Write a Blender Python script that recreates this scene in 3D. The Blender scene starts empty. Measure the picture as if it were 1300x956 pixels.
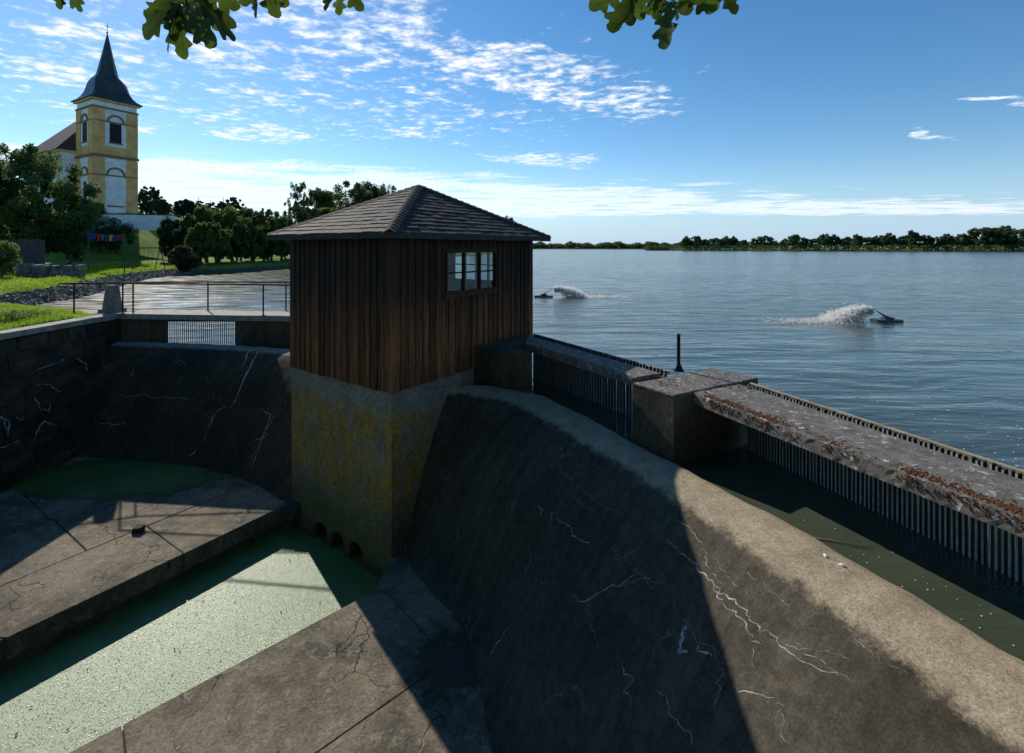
import bpy, math, random
import numpy as np
from mathutils import Vector, Matrix
R = math.radians
rnd = random.Random(7)
nrng = np.random.default_rng(11)
scene = bpy.context.scene
col = scene.collection

# ------------------------------------------------------------------ camera
F = 610.0 / 1300.0                       # focal length in picture widths
HOR = 314.0                              # eye-level row in the 1300 x 956 picture
cam_d = bpy.data.cameras.new('camera')
cam = bpy.data.objects.new('camera', cam_d); col.objects.link(cam)
cam.location = (0, 0, 0); cam.rotation_euler = (R(90), 0, 0)
cam_d.sensor_fit = 'HORIZONTAL'; cam_d.sensor_width = 36.0; cam_d.lens = 36.0 * F
cam_d.shift_y = -(478.0 - HOR) / 1300.0
cam_d.clip_start = 0.05; cam_d.clip_end = 9000
scene.camera = cam

def at(x, y, z):
    """point on the level z (negative, metres from eye level) seen at picture position x, y"""
    k = z / (HOR - y)
    return Vector(((x - 650.0) * k, 610.0 * k, z))
def far(x, y, Y):
    """point at depth Y seen at picture position x, y"""
    return Vector(((x - 650.0) / 610.0 * Y, Y, (HOR - y) / 610.0 * Y))

# ------------------------------------------------------------------ light
SUN_EL = 33.5
TO_SUN_AZ = math.atan2(-0.624, 0.782)    # clockwise from +Y
sun_d = bpy.data.lights.new('sun', 'SUN'); sun = bpy.data.objects.new('sun', sun_d); col.objects.link(sun)
sun_d.energy = 5.0; sun_d.angle = R(0.53); sun_d.color = (1.0, 0.93, 0.82)
to_sun = Vector((-0.624 * math.cos(R(SUN_EL)), 0.782 * math.cos(R(SUN_EL)), math.sin(R(SUN_EL)))).normalized()
sun.rotation_euler = (-to_sun).to_track_quat('-Z', 'Y').to_euler()
sun.location = to_sun * 60

class NT:
    """small helper around a node tree"""
    def __init__(s, nt): s.nt = nt; s.l = nt.links
    def n(s, typ, **kw):
        nd = s.nt.nodes.new(typ)
        for k, v in kw.items(): setattr(nd, k, v)
        return nd
    def put(s, sock, v):
        if isinstance(v, bpy.types.NodeSocket): s.l.new(v, sock)
        elif isinstance(v, (tuple, list)):
            sock.default_value = tuple(v) if len(v) == len(sock.default_value) else tuple(v) + (1.0,)
        else: sock.default_value = v
    def m(s, op, a, b=0.0, c=0.0, clamp=False):
        nd = s.n('ShaderNodeMath', operation=op, use_clamp=clamp)
        s.put(nd.inputs[0], a); s.put(nd.inputs[1], b); s.put(nd.inputs[2], c)
        return nd.outputs[0]
    def ramp(s, v, lo, hi, a=0.0, b=1.0):
        nd = s.n('ShaderNodeMapRange', interpolation_type='SMOOTHSTEP')
        s.put(nd.inputs[0], v); s.put(nd.inputs[1], lo); s.put(nd.inputs[2], hi); s.put(nd.inputs[3], a); s.put(nd.inputs[4], b)
        return nd.outputs[0]
    def mix(s, f, a, b):
        nd = s.n('ShaderNodeMix', data_type='RGBA')
        s.put(nd.inputs[0], f); s.put(nd.inputs[6], a); s.put(nd.inputs[7], b)
        return nd.outputs[2]
    def noise(s, vec, scale, detail=4.0, rough=0.55, dist=0.0):
        nd = s.n('ShaderNodeTexNoise')
        if vec is not None: s.l.new(vec, nd.inputs['Vector'])
        nd.inputs['Scale'].default_value = scale; nd.inputs['Detail'].default_value = detail
        nd.inputs['Roughness'].default_value = rough; nd.inputs['Distortion'].default_value = dist
        return nd.outputs['Fac']
    def vor(s, vec, scale, feature='F1', out='Distance'):
        nd = s.n('ShaderNodeTexVoronoi', feature=feature)
        if vec is not None: s.l.new(vec, nd.inputs['Vector'])
        nd.inputs['Scale'].default_value = scale
        return nd.outputs[out]
    def scaled(s, vec, sc, rot=(0, 0, 0), loc=(0, 0, 0)):
        nd = s.n('ShaderNodeMapping'); s.l.new(vec, nd.inputs['Vector'])
        nd.inputs['Scale'].default_value = sc; nd.inputs['Rotation'].default_value = rot; nd.inputs['Location'].default_value = loc
        return nd.outputs[0]
    def xyz(s, vec):
        nd = s.n('ShaderNodeSeparateXYZ'); s.l.new(vec, nd.inputs[0]); return nd.outputs
    def comb(s, x, y, z):
        nd = s.n('ShaderNodeCombineXYZ'); s.put(nd.inputs[0], x); s.put(nd.inputs[1], y); s.put(nd.inputs[2], z); return nd.outputs[0]
    def bump(s, h, strength=0.3, dist=0.02, normal=None):
        nd = s.n('ShaderNodeBump'); nd.inputs['Strength'].default_value = strength; nd.inputs['Distance'].default_value = dist
        s.put(nd.inputs['Height'], h)
        if normal is not None: s.l.new(normal, nd.inputs['Normal'])
        return nd.outputs[0]

# ------------------------------------------------------------------ sky
world = bpy.data.worlds.new('World'); scene.world = world; world.use_nodes = True
w = NT(world.node_tree); world.node_tree.nodes.clear()
sky = w.n('ShaderNodeTexSky', sky_type='NISHITA', sun_disc=False)
sky.sun_elevation = R(SUN_EL); sky.sun_rotation = TO_SUN_AZ
sky.altitude = 400; sky.air_density = 1.0; sky.dust_density = 0.1; sky.ozone_density = 2.0
tc = w.n('ShaderNodeTexCoord')
dx, dy, dz = w.xyz(tc.outputs['Generated'])
dzc = w.m('MAXIMUM', dz, 0.012)
pl = w.comb(w.m('DIVIDE', dx, dzc), w.m('DIVIDE', dy, dzc), 0.0)      # a flat layer of cloud seen from below
warp = w.n('ShaderNodeTexNoise'); w.l.new(pl, warp.inputs['Vector']); warp.inputs['Scale'].default_value = 0.9; warp.inputs['Detail'].default_value = 3
wv = w.n('ShaderNodeVectorMath', operation='MULTIPLY_ADD'); w.l.new(warp.outputs['Color'], wv.inputs[0])
wv.inputs[1].default_value = (0.9, 0.9, 0); wv.inputs[2].default_value = (-0.45, -0.45, 0)
wp = w.n('ShaderNodeVectorMath', operation='ADD'); w.l.new(pl, wp.inputs[0]); w.l.new(wv.outputs[0], wp.inputs[1])
def bank(cx, cy, ang, a, b, soft=0.55):
    nd = w.n('ShaderNodeMapping', vector_type='TEXTURE'); w.l.new(wp.outputs[0], nd.inputs['Vector'])
    nd.inputs['Location'].default_value = (cx, cy, 0); nd.inputs['Rotation'].default_value = (0, 0, R(ang)); nd.inputs['Scale'].default_value = (a, b, 1)
    ln = w.n('ShaderNodeVectorMath', operation='LENGTH'); w.l.new(nd.outputs[0], ln.inputs[0])
    return w.ramp(ln.outputs['Value'], 1.0 + soft, 1.0 - soft)
BANKS = [(0.10, 2.85, 38, 1.75, 0.50, .5), (-0.75, 2.1, 38, .75, 0.50, .6), (-2.75, 2.85, 25, .95, .30, .5), (-2.0, 2.25, 25, .6, .18, .6), (-1.5, 2.55, 30, .55, .3, .7),
         (-2.15, 4.3, 10, .75, .45, .5), (-.8, 4.2, 10, .35, .35, .6), (.35, 5.5, 15, .9, .5, .6), (-3.4, 3.9, 10, .5, .4, .6),
         (-5.4, 7.4, 12, 6.4, 3.0, .35), (-1.4, 11.5, 5, 8.0, 4.6, .45), (8.0, 12.5, 6, 9.0, 2.6, .7), (-9, 5.5, 0, 3.4, 1.0, .5), (3.3, 3.3, 20, .5, .1, .7), (3.7, 4.2, 20, .6, .14, .7)]
mask = w.m('MULTIPLY', bank(-1.7, 3.1, 15, 3.2, 2.1, .7), .84)
for b in BANKS:
    o = bank(*b)
    mask = o if mask is None else w.m('MAXIMUM', mask, o)
wide = w.ramp(w.noise(pl, 0.13, 3.0), 0.60, 0.78)                     # thin fields elsewhere in the sky
behind = w.ramp(dy, 0.25, -0.1)
mask = w.m('MAXIMUM', mask, w.m('MULTIPLY', wide, behind))
cell = w.noise(w.scaled(pl, (1, 1.15, 1), (0, 0, R(35))), 8.5, 5.0, 0.6, 0.15)
clump_ = w.noise(pl, 2.6, 4.0, 0.6)
cell = w.m('ADD', w.m('MULTIPLY', cell, 0.62), w.m('MULTIPLY', clump_, 0.40))
veil = w.noise(w.scaled(pl, (0.55, 1.0, 1), (0, 0, R(8))), 1.5, 7.0, 0.6, 0.3)
lowf = w.ramp(w.m('DIVIDE', 1.0, dzc), 4.5, 8.0)
tex = w.m('ADD', w.m('MULTIPLY', cell, w.m('SUBTRACT', 1.0, lowf)), w.m('MULTIPLY', veil, lowf))
# coverage: noise has to beat a threshold that falls inside the banks
thr = w.m('MULTIPLY_ADD', mask, -0.335, 0.80)
thr = w.m('SUBTRACT', thr, w.m('MULTIPLY', lowf, 0.125))
dens = w.ramp(w.m('SUBTRACT', tex, thr), -0.03, 0.17)
small = w.noise(w.scaled(pl, (1, 1.15, 1), (0, 0, R(35))), 16.0, 5.0, 0.6)
dens = w.m('MULTIPLY', dens, w.ramp(small, 0.18, 0.58, 0.45, 1.0))
dens = w.m('MULTIPLY', dens, w.ramp(dz, 0.012, 0.06))
dens = w.m('MULTIPLY', dens, w.m('MULTIPLY_ADD', lowf, -0.26, 0.92))
cloudc = w.mix(w.ramp(small, 0.35, 0.65), (7.0, 7.3, 7.9), (9.6, 9.6, 9.7))
hz = w.n('ShaderNodeHueSaturation'); w.l.new(sky.outputs[0], hz.inputs['Color']); hz.inputs['Saturation'].default_value = 1.28; hz.inputs['Hue'].default_value = .498
haze = w.ramp(dz, 0.16, -0.02, 0.0, 0.85)                            # pale moist air low over the lake
skyb = w.mix(haze, hz.outputs[0], (2.7, 4.4, 6.7))
skyc = w.mix(dens, skyb, cloudc)
bg = w.n('ShaderNodeBackground'); w.l.new(skyc, bg.inputs[0]); bg.inputs[1].default_value = 0.135
wo = w.n('ShaderNodeOutputWorld'); w.l.new(bg.outputs[0], wo.inputs[0])

vs = scene.view_settings
vs.view_transform = 'Standard'; vs.look = 'None'; vs.exposure = 0.0; vs.gamma = 1.0; vs.use_curve_mapping = False
scene.cycles.use_denoising = True
scene.cycles.max_bounces = 8; scene.cycles.transparent_max_bounces = 16; scene.cycles.caustics_reflective = False; scene.cycles.caustics_refractive = False

# ------------------------------------------------------------------ materials
def mat(name):
    m = bpy.data.materials.new(name); m.use_nodes = True
    t = NT(m.node_tree); b = m.node_tree.nodes['Principled BSDF']
    return m, t, b
def coords(t, kind='Object'):
    if kind == 'World': return t.n('ShaderNodeNewGeometry').outputs['Position']
    return t.n('ShaderNodeTexCoord').outputs[kind]
def rnd_obj(t): return t.n('ShaderNodeObjectInfo').outputs['Random']
def simple(name, c1, c2, scale=4.0, rough=0.8, bump=0.3, bscale=30.0, bdist=0.01, kind='World', vary=0.0, spec=0.3, metal=0.0):
    m, t, b = mat(name); v = coords(t, kind)
    f = t.ramp(t.noise(v, scale, 6.0, 0.6), 0.32, 0.68)
    c = t.mix(f, c1, c2)
    if vary:
        k = t.m('MULTIPLY_ADD', rnd_obj(t), vary * 2, 1.0 - vary)
        h = t.n('ShaderNodeHueSaturation'); t.l.new(c, h.inputs['Color']); t.put(h.inputs['Value'], k); c = h.outputs[0]
    t.put(b.inputs['Base Color'], c); b.inputs['Roughness'].default_value = rough
    b.inputs['Specular IOR Level'].default_value = spec; b.inputs['Metallic'].default_value = metal
    if bump: t.put(b.inputs['Normal'], t.bump(t.noise(v, bscale, 5.0), bump, bdist))
    return m
M = {}
M['stone_trim'] = simple('granite', (.12, .112, .10), (.22, .205, .185), 9, .85, .5, 60)
M['coping'] = simple('coping_stone', (.20, .185, .15), (.34, .31, .26), 5, .85, .5, 40)
M['steel'] = simple('painted_steel', (.012, .013, .015), (.028, .028, .03), 20, .75, .15, 80, spec=.15)
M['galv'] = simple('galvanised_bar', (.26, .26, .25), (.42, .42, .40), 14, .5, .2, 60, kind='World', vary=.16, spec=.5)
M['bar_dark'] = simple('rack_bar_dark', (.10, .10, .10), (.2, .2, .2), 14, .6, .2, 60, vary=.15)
M['bar_side_shade'] = simple('rack_bar_side_shade', (.02, .02, .019), (.05, .046, .04), 14, .7, .2, 60)
M['timber_pale'] = simple('pale_timber', (.22, .19, .115), (.33, .295, .20), 6, .8, .4, 40)
M['white_plaster'] = simple('white_plaster', (.64, .65, .66), (.82, .83, .84), .8, .9, .15, 12)
M['yellow_plaster'] = simple('yellow_plaster', (.56, .33, .12), (.76, .47, .19), .8, .9, .15, 12)
M['trim_brown'] = simple('ochre_moulding', (.20, .13, .06), (.27, .18, .09), 2, .85, .1, 12)
M['church_roof'] = simple('patinated_sheet', (.018, .026, .028), (.035, .045, .048), 1.2, .42, .15, 6, spec=.5)
M['nave_roof'] = simple('dark_tile', (.05, .033, .028), (.085, .055, .045), 2.5, .8, .4, 14)
M['louvre'] = simple('louvre', (.012, .012, .012), (.02, .02, .02), 6, .7, .1)
M['dark_wood_fence'] = simple('fence_wood', (.06, .05, .045), (.11, .095, .085), 5, .85, .3, 30)
M['trunk'] = simple('bark', (.05, .04, .03), (.10, .08, .06), 3, .9, .6, 12, .03)
M['riprap'] = simple('riprap_rock', (.065, .06, .05), (.19, .172, .145), 2.2, .85, .5, 20)
M['rubble'] = simple('rubble_stone', (.10, .095, .09), (.26, .25, .24), 2.2, .9, .5, 20, vary=.3)
M['foam'] = simple('foam', (.75, .77, .78), (.85, .86, .86), 8, .6, .2, 40)
M['plastic'] = simple('float_plastic', (.015, .02, .03), (.03, .035, .045), 8, .4, 0, spec=.5)
M['float_blue'] = simple('motor_cover', (.02, .035, .06), (.03, .05, .08), 8, .4, 0)
for nm_, c_ in (('blue', (.035, .06, .25)), ('red', (.40, .03, .03)), ('green', (.03, .16, .07)), ('yellow', (.50, .40, .04))):
    M['cloth_' + nm_] = simple('cloth_' + nm_, tuple(x * .8 for x in c_), c_, 8, .9, .1)
M['moss'] = simple('rust_moss', (.055, .021, .008), (.14, .05, .017), 25, .95, .6, 150, .01)
M['twig'] = simple('twig_bark', (.07, .055, .04), (.12, .10, .07), 20, .9, .4, 100)
M['calcite'] = simple('calcite', (.20, .20, .19), (.44, .44, .42), 14, .85, .3, 60)
M['interior'] = simple('interior_board', (.05, .045, .04), (.08, .07, .06), 4, .9, .2)
M['litter'] = simple('white_scrap', (.6, .6, .6), (.75, .75, .74), 30, .7, .2)

def m_leaf(name, c1, c2, trans=.35, rough=.7):
    m, t, b = mat(name); v = coords(t, 'World')
    f = t.ramp(t.noise(v, .55, 3.0), .3, .7)
    c = t.mix(f, c1, c2)
    g = t.noise(v, 7.0, 2.0)
    h = t.n('ShaderNodeHueSaturation'); t.l.new(c, h.inputs['Color']); t.put(h.inputs['Value'], t.ramp(g, .3, .7, .65, 1.35))
    c = h.outputs[0]
    t.put(b.inputs['Base Color'], c); b.inputs['Roughness'].default_value = rough; b.inputs['Specular IOR Level'].default_value = .12
    tr = t.n('ShaderNodeBsdfTranslucent')
    hh = t.n('ShaderNodeHueSaturation'); t.l.new(c, hh.inputs['Color']); hh.inputs['Value'].default_value = 1.5; hh.inputs['Hue'].default_value = .485
    t.l.new(hh.outputs[0], tr.inputs[0])
    mx = t.n('ShaderNodeMixShader'); mx.inputs[0].default_value = trans
    t.l.new(b.outputs[0], mx.inputs[1]); t.l.new(tr.outputs[0], mx.inputs[2])
    t.l.new(mx.outputs[0], m.node_tree.nodes['Material Output'].inputs[0])
    return m
M['leaf_walnut'] = m_leaf('leaf_walnut', (0.054, 0.097, 0.030), (0.101, 0.162, 0.046), 0.41)
M['leaf_dark'] = m_leaf('leaf_dark', (0.038, 0.073, 0.027), (0.070, 0.121, 0.041), 0.36)
M['leaf_mid'] = m_leaf('leaf_mid', (0.068, 0.121, 0.030), (0.128, 0.196, 0.046), 0.46)
M['leaf_rust'] = m_leaf('leaf_rust', (.05, .05, .02), (.09, .06, .025), .3)
M['needle'] = m_leaf('needle', (0.024, 0.049, 0.027), (0.043, 0.076, 0.038), 0.26)
M['leaf_shore'] = m_leaf('leaf_shore', (0.053, 0.096, 0.039), (0.102, 0.158, 0.057), 0.36)
M['leaf_oak'] = m_leaf('leaf_oak', (.030, .060, .010), (.055, .095, .014), .42, .5)
M['grass_blade'] = m_leaf('grass_blade', (.13, .24, .018), (.22, .32, .04), .5)

def m_ground():
    m, t, b = mat('grass_ground'); v = coords(t, 'World')
    f = t.ramp(t.noise(v, .35, 5.0), .35, .65)
    c = t.mix(f, (.11, .19, .02), (.22, .27, .045))
    f2 = t.ramp(t.noise(v, 3.0, 5.0), .4, .7)
    c = t.mix(t.m('MULTIPLY', f2, .6), c, (.07, .14, .016))
    z = t.xyz(v)[2]
    zz = t.m('ADD', z, t.m('MULTIPLY', t.m('SUBTRACT', t.noise(v, 1.5, 4.0), .5), .5))
    c = t.mix(t.ramp(zz, -2.75, -3.0), c, (.09, .08, .06))
    t.put(b.inputs['Base Color'], c); b.inputs['Roughness'].default_value = .95; b.inputs['Specular IOR Level'].default_value = .1
    t.put(b.inputs['Normal'], t.bump(t.noise(v, 14.0, 6.0, .7), .9, .12))
    return m
M['ground'] = m_ground()

def m_lake():
    m, t, b = mat('lake_water'); v = coords(t, 'World')
    a = t.noise(t.scaled(v, (.55, 1.9, 1), (0, 0, R(-6))), .85, 3.0, .5, .4)
    s = t.noise(t.scaled(v, (1.0, 2.6, 1), (0, 0, R(9))), 3.6, 3.0, .55, .3)
    l = t.noise(t.scaled(v, (.35, 1.2, 1), (0, 0, R(-14))), .5, 2.0, .5)
    patch = t.ramp(t.noise(t.scaled(v, (.02, .06, 1)), 1.0, 3.0), .35, .65, .55, 1.25)
    h = t.m('ADD', t.m('MULTIPLY', a, .95), t.m('ADD', t.m('MULTIPLY', s, .12), t.m('MULTIPLY', l, 1.1)))
    h = t.m('MULTIPLY', h, patch)
    nrm = t.bump(h, 1.0, .075)
    murk = t.mix(t.ramp(t.noise(v, .4, 3.0), .3, .7), (.042, .056, .040), (.060, .074, .048))
    t.put(b.inputs['Base Color'], murk); gust = t.noise(t.scaled(v, (.5, 1.7, 1), (0, 0, R(-5))), .9, 5.0, .65)
    t.put(b.inputs['Roughness'], t.m('MULTIPLY', t.ramp(t.xyz(v)[1], 8.0, 26.0, .09, .23), t.ramp(gust, .35, .65, .55, 1.2))); b.inputs['IOR'].default_value = 1.333
    b.inputs['Specular IOR Level'].default_value = .5
    t.put(b.inputs['Normal'], nrm)
    return m
M['lake'] = m_lake()

def m_duckweed(name, c1, c2, r1=.32):
    m, t, b = mat(name); v = coords(t, 'World')
    ce = t.n('ShaderNodeTexVoronoi'); t.l.new(v, ce.inputs['Vector']); ce.inputs['Scale'].default_value = 55
    f = t.ramp(t.noise(v, 1.3, 5.0), .35, .65)
    c = t.mix(f, c1, c2)
    gap = t.ramp(t.noise(v, 22.0, 4.0, .7), .62, .72)
    c = t.mix(t.m('MULTIPLY', gap, .25), c, (.03, .05, .03))
    t.put(b.inputs['Base Color'], c); b.inputs['Roughness'].default_value = r1; b.inputs['Specular IOR Level'].default_value = 1.0
    bw = t.n('ShaderNodeRGBToBW'); t.l.new(ce.outputs['Color'], bw.inputs[0])
    n1 = t.bump(t.m('ADD', t.m('MULTIPLY', bw.outputs[0], .5), t.noise(v, 40.0, 5.0, .75)), .75, .014)
    t.put(b.inputs['Normal'], n1)
    return m
M['duckweed'] = m_duckweed('duckweed', (.045, .135, .020), (.080, .18, .036), .42)
M['frond'] = m_leaf('duckweed_frond', (.070, .15, .040), (.115, .20, .07), .08, .45)
M['frond'].node_tree.nodes['Principled BSDF'].inputs['Specular IOR Level'].default_value = 1.0
M['algae'] = m_duckweed('algae_film', (.035, .105, .008), (.065, .15, .018))

def m_weir(name, crest_z, base1, base2, tan1, tan2, crest_on=1.0):
    m, t, b = mat(name); v = coords(t, 'World')
    big = t.noise(v, .7, 6.0, .62, .3)
    c = t.mix(t.ramp(big, .3, .7), base1, base2)
    fine = t.noise(v, 9.0, 7.0, .7)
    h = t.n('ShaderNodeHueSaturation'); t.l.new(c, h.inputs['Color']); t.put(h.inputs['Value'], t.ramp(fine, .3, .7, .72, 1.28)); c = h.outputs[0]
    z = t.xyz(v)[2]
    # water has run over the crest: streaks below, dry bare lime mortar above
    zz = t.m('ADD', z, t.m('MULTIPLY', t.m('SUBTRACT', t.noise(v, 6.0, 9.0, .8), .5), .24))
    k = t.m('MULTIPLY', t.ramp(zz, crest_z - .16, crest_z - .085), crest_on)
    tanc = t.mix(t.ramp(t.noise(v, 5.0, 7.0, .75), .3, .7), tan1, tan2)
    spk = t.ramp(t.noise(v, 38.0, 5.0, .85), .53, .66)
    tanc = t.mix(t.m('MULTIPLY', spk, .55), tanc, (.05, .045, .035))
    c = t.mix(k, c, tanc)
    # streaks where water ran down the face
    px_, py_, pz_ = t.xyz(v)
    run = t.m('ADD', t.m('MULTIPLY', px_, .42), t.m('MULTIPLY', py_, -.9))
    stv = t.noise(t.comb(t.m('MULTIPLY', run, 5.0), t.m('MULTIPLY', pz_, .55), 0.0), 1.0, 6.0, .7, .2)
    h2 = t.n('ShaderNodeHueSaturation'); t.l.new(c, h2.inputs['Color']); t.put(h2.inputs['Value'], t.m('ADD', 1.0, t.m('MULTIPLY', t.ramp(stv, .3, .7, -.22, .24), t.m('SUBTRACT', 1.0, t.m('MULTIPLY', k, .85))))); c = h2.outputs[0]
    # bare aggregate grain and small pits
    grain = t.noise(v, 42.0, 4.0, .8); pit = t.ramp(t.noise(v, 24.0, 5.0, .8), .62, .70)
    h3 = t.n('ShaderNodeHueSaturation'); t.l.new(c, h3.inputs['Color']); t.put(h3.inputs['Value'], t.ramp(grain, .32, .68, .70, 1.32)); c = h3.outputs[0]
    c = t.mix(t.m('MULTIPLY', pit, .55), c, (.022, .019, .014))
    # pale lime specks
    sp = t.ramp(t.noise(v, 16.0, 6.0, .8), .68, .76)
    c = t.mix(t.m('MULTIPLY', sp, .35), c, (.26, .25, .23))
    # hairline crazing
    wv_ = t.n('ShaderNodeVectorMath', operation='MULTIPLY_ADD')
    nn = t.n('ShaderNodeTexNoise'); t.l.new(v, nn.inputs['Vector']); nn.inputs['Scale'].default_value = 2.5; nn.inputs['Detail'].default_value = 6
    t.l.new(nn.outputs['Color'], wv_.inputs[0]); wv_.inputs[1].default_value = (.7, .7, .7); t.l.new(v, wv_.inputs[2])
    ed = t.vor(wv_.outputs[0], .8, 'DISTANCE_TO_EDGE')
    ln = t.m('MULTIPLY', t.ramp(ed, .008, .002), t.ramp(t.noise(v, .9, 2.0), .5, .62))
    c = t.mix(t.m('MULTIPLY', ln, .5), c, (.24, .235, .22))
    t.put(b.inputs['Base Color'], c); b.inputs['Roughness'].default_value = .85; b.inputs['Specular IOR Level'].default_value = .2
    hgt = t.m('SUBTRACT', t.m('ADD', grain, t.m('MULTIPLY', t.noise(v, 4.0, 5.0), .8)), t.m('MULTIPLY', pit, .5))
    t.put(b.inputs['Normal'], t.bump(hgt, .40, .014))
    return m
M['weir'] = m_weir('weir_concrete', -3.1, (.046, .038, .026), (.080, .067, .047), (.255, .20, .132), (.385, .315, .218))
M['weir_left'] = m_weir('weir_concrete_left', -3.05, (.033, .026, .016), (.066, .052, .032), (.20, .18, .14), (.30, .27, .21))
def m_apron():
    m, t, b = mat('apron_concrete'); v = coords(t, 'World')
    big = t.noise(v, .8, 6.0, .65, .4); mid = t.noise(v, 5.0, 7.0, .75, .3); fine = t.noise(v, 26.0, 6.0, .8)
    c = t.mix(t.ramp(big, .32, .68), (.10, .088, .066), (.26, .215, .15))
    c = t.mix(t.m('MULTIPLY', t.ramp(mid, .50, .64), .55), c, (.34, .295, .22))
    c = t.mix(t.m('MULTIPLY', t.ramp(t.noise(v, 9.0, 6.0, .75), .56, .66), .6), c, (.045, .040, .030))
    h = t.n('ShaderNodeHueSaturation'); t.l.new(c, h.inputs['Color']); t.put(h.inputs['Value'], t.ramp(fine, .28, .72, .6, 1.4)); c = h.outputs[0]
    nn = t.n('ShaderNodeTexNoise'); t.l.new(v, nn.inputs['Vector']); nn.inputs['Scale'].default_value = 1.6; nn.inputs['Detail'].default_value = 7
    wv_ = t.n('ShaderNodeVectorMath', operation='MULTIPLY_ADD'); t.l.new(nn.outputs['Color'], wv_.inputs[0]); wv_.inputs[1].default_value = (.9, .9, .9); t.l.new(v, wv_.inputs[2])
    ed = t.vor(wv_.outputs[0], .75, 'DISTANCE_TO_EDGE'); gate = t.ramp(t.noise(v, .7, 2.0), .46, .56)
    crack = t.m('MULTIPLY', t.ramp(ed, .010, .003), gate); lime = t.m('MULTIPLY', t.ramp(ed, .030, .012), t.m('MULTIPLY', gate, t.ramp(mid, .48, .6)))
    c = t.mix(t.m('MULTIPLY', lime, .7), c, (.33, .31, .27)); c = t.mix(t.m('MULTIPLY', crack, .8), c, (.03, .028, .022))
    t.put(b.inputs['Base Color'], c); b.inputs['Roughness'].default_value = .88; b.inputs['Specular IOR Level'].default_value = .2
    hg = t.m('ADD', t.m('ADD', fine, t.m('MULTIPLY', mid, 1.4)), t.m('MULTIPLY', crack, -1.2))
    t.put(b.inputs['Normal'], t.bump(hg, .9, .022))
    return m
M['apron'] = m_apron()
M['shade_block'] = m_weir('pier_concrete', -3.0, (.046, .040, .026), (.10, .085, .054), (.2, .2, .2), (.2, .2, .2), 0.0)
M['wall_stone'] = simple('wing_wall_stone', (.024, .019, .012), (.070, .056, .036), 3.0, .9, .6, 18, .03, vary=.35)
M['mortar'] = simple('mortar', (.035, .034, .03), (.07, .068, .06), 5, .95, .5, 30)

def m_slab():
    m, t, b = mat('lichen_slab'); v = coords(t, 'World')
    c = t.mix(t.ramp(t.noise(v, 6.0, 6.0, .7), .3, .7), (.095, .087, .075), (.19, .175, .155))
    li = t.ramp(t.noise(t.scaled(v, (1, 1, 1)), 11.0, 6.0, .72, .4), .56, .62)
    c = t.mix(t.m('MULTIPLY', li, .85), c, (.52, .51, .49))
    l2 = t.ramp(t.noise(v, 27.0, 5.0, .7), .60, .66)
    c = t.mix(t.m('MULTIPLY', l2, .6), c, (.34, .33, .31))
    mo = t.ramp(t.noise(v, 2.2, 6.0, .7), .60, .68)
    c = t.mix(t.m('MULTIPLY', mo, .6), c, (.13, .07, .035))
    t.put(b.inputs['Base Color'], c); b.inputs['Roughness'].default_value = .9; b.inputs['Specular IOR Level'].default_value = .2
    t.put(b.inputs['Normal'], t.bump(t.m('ADD', t.noise(v, 40.0, 6.0, .75), t.m('MULTIPLY', li, .4)), .8, .02))
    return m
M['slab'] = m_slab()

def m_tower():
    m, t, b = mat('stained_tower_concrete'); v = coords(t, 'World')
    z = t.xyz(v)[2]
    c = t.mix(t.ramp(t.noise(v, 2.0, 6.0, .65), .3, .7), (.20, .175, .125), (.32, .285, .215))
    st = t.noise(t.scaled(v, (7.0, 7.0, .8)), 1.0, 6.0, .65)
    blot = t.noise(v, 1.1, 5.0, .7)
    zz = t.m('ADD', z, t.m('MULTIPLY', t.m('SUBTRACT', blot, .5), 1.4))
    band = t.m('MULTIPLY', t.ramp(zz, -3.05, -3.45), t.ramp(zz, -5.6, -5.0))
    li = t.m('MULTIPLY', band, t.ramp(st, .34, .53))
    pale = t.ramp(t.noise(v, 3.2, 6.0, .75), .55, .62)
    li = t.m('MULTIPLY', li, t.m('SUBTRACT', 1.0, t.m('MULTIPLY', pale, .75)))
    lc = t.mix(t.ramp(t.noise(v, 6.0, 5.0, .7), .35, .65), (.32, .165, .018), (.54, .29, .034))
    c = t.mix(t.m('MULTIPLY', li, .82), c, lc)
    alg = t.ramp(zz, -4.7, -5.9)
    c = t.mix(t.m('MULTIPLY', alg, .8), c, (.12, .10, .03))
    low = t.ramp(zz, -6.1, -6.5)
    c = t.mix(t.m('MULTIPLY', low, .7), c, (.05, .045, .02))
    fine = t.noise(v, 14.0, 6.0, .75)
    h = t.n('ShaderNodeHueSaturation'); t.l.new(c, h.inputs['Color']); t.put(h.inputs['Value'], t.ramp(fine, .25, .75, .6, 1.35))
    t.put(b.inputs['Base Color'], h.outputs[0]); b.inputs['Roughness'].default_value = .9; b.inputs['Specular IOR Level'].default_value = .15
    t.put(b.inputs['Normal'], t.bump(t.m('ADD', t.noise(v, 30.0, 6.0, .75), t.m('MULTIPLY', pale, .4)), .6, .02))
    return m
M['tower'] = m_tower()

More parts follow.
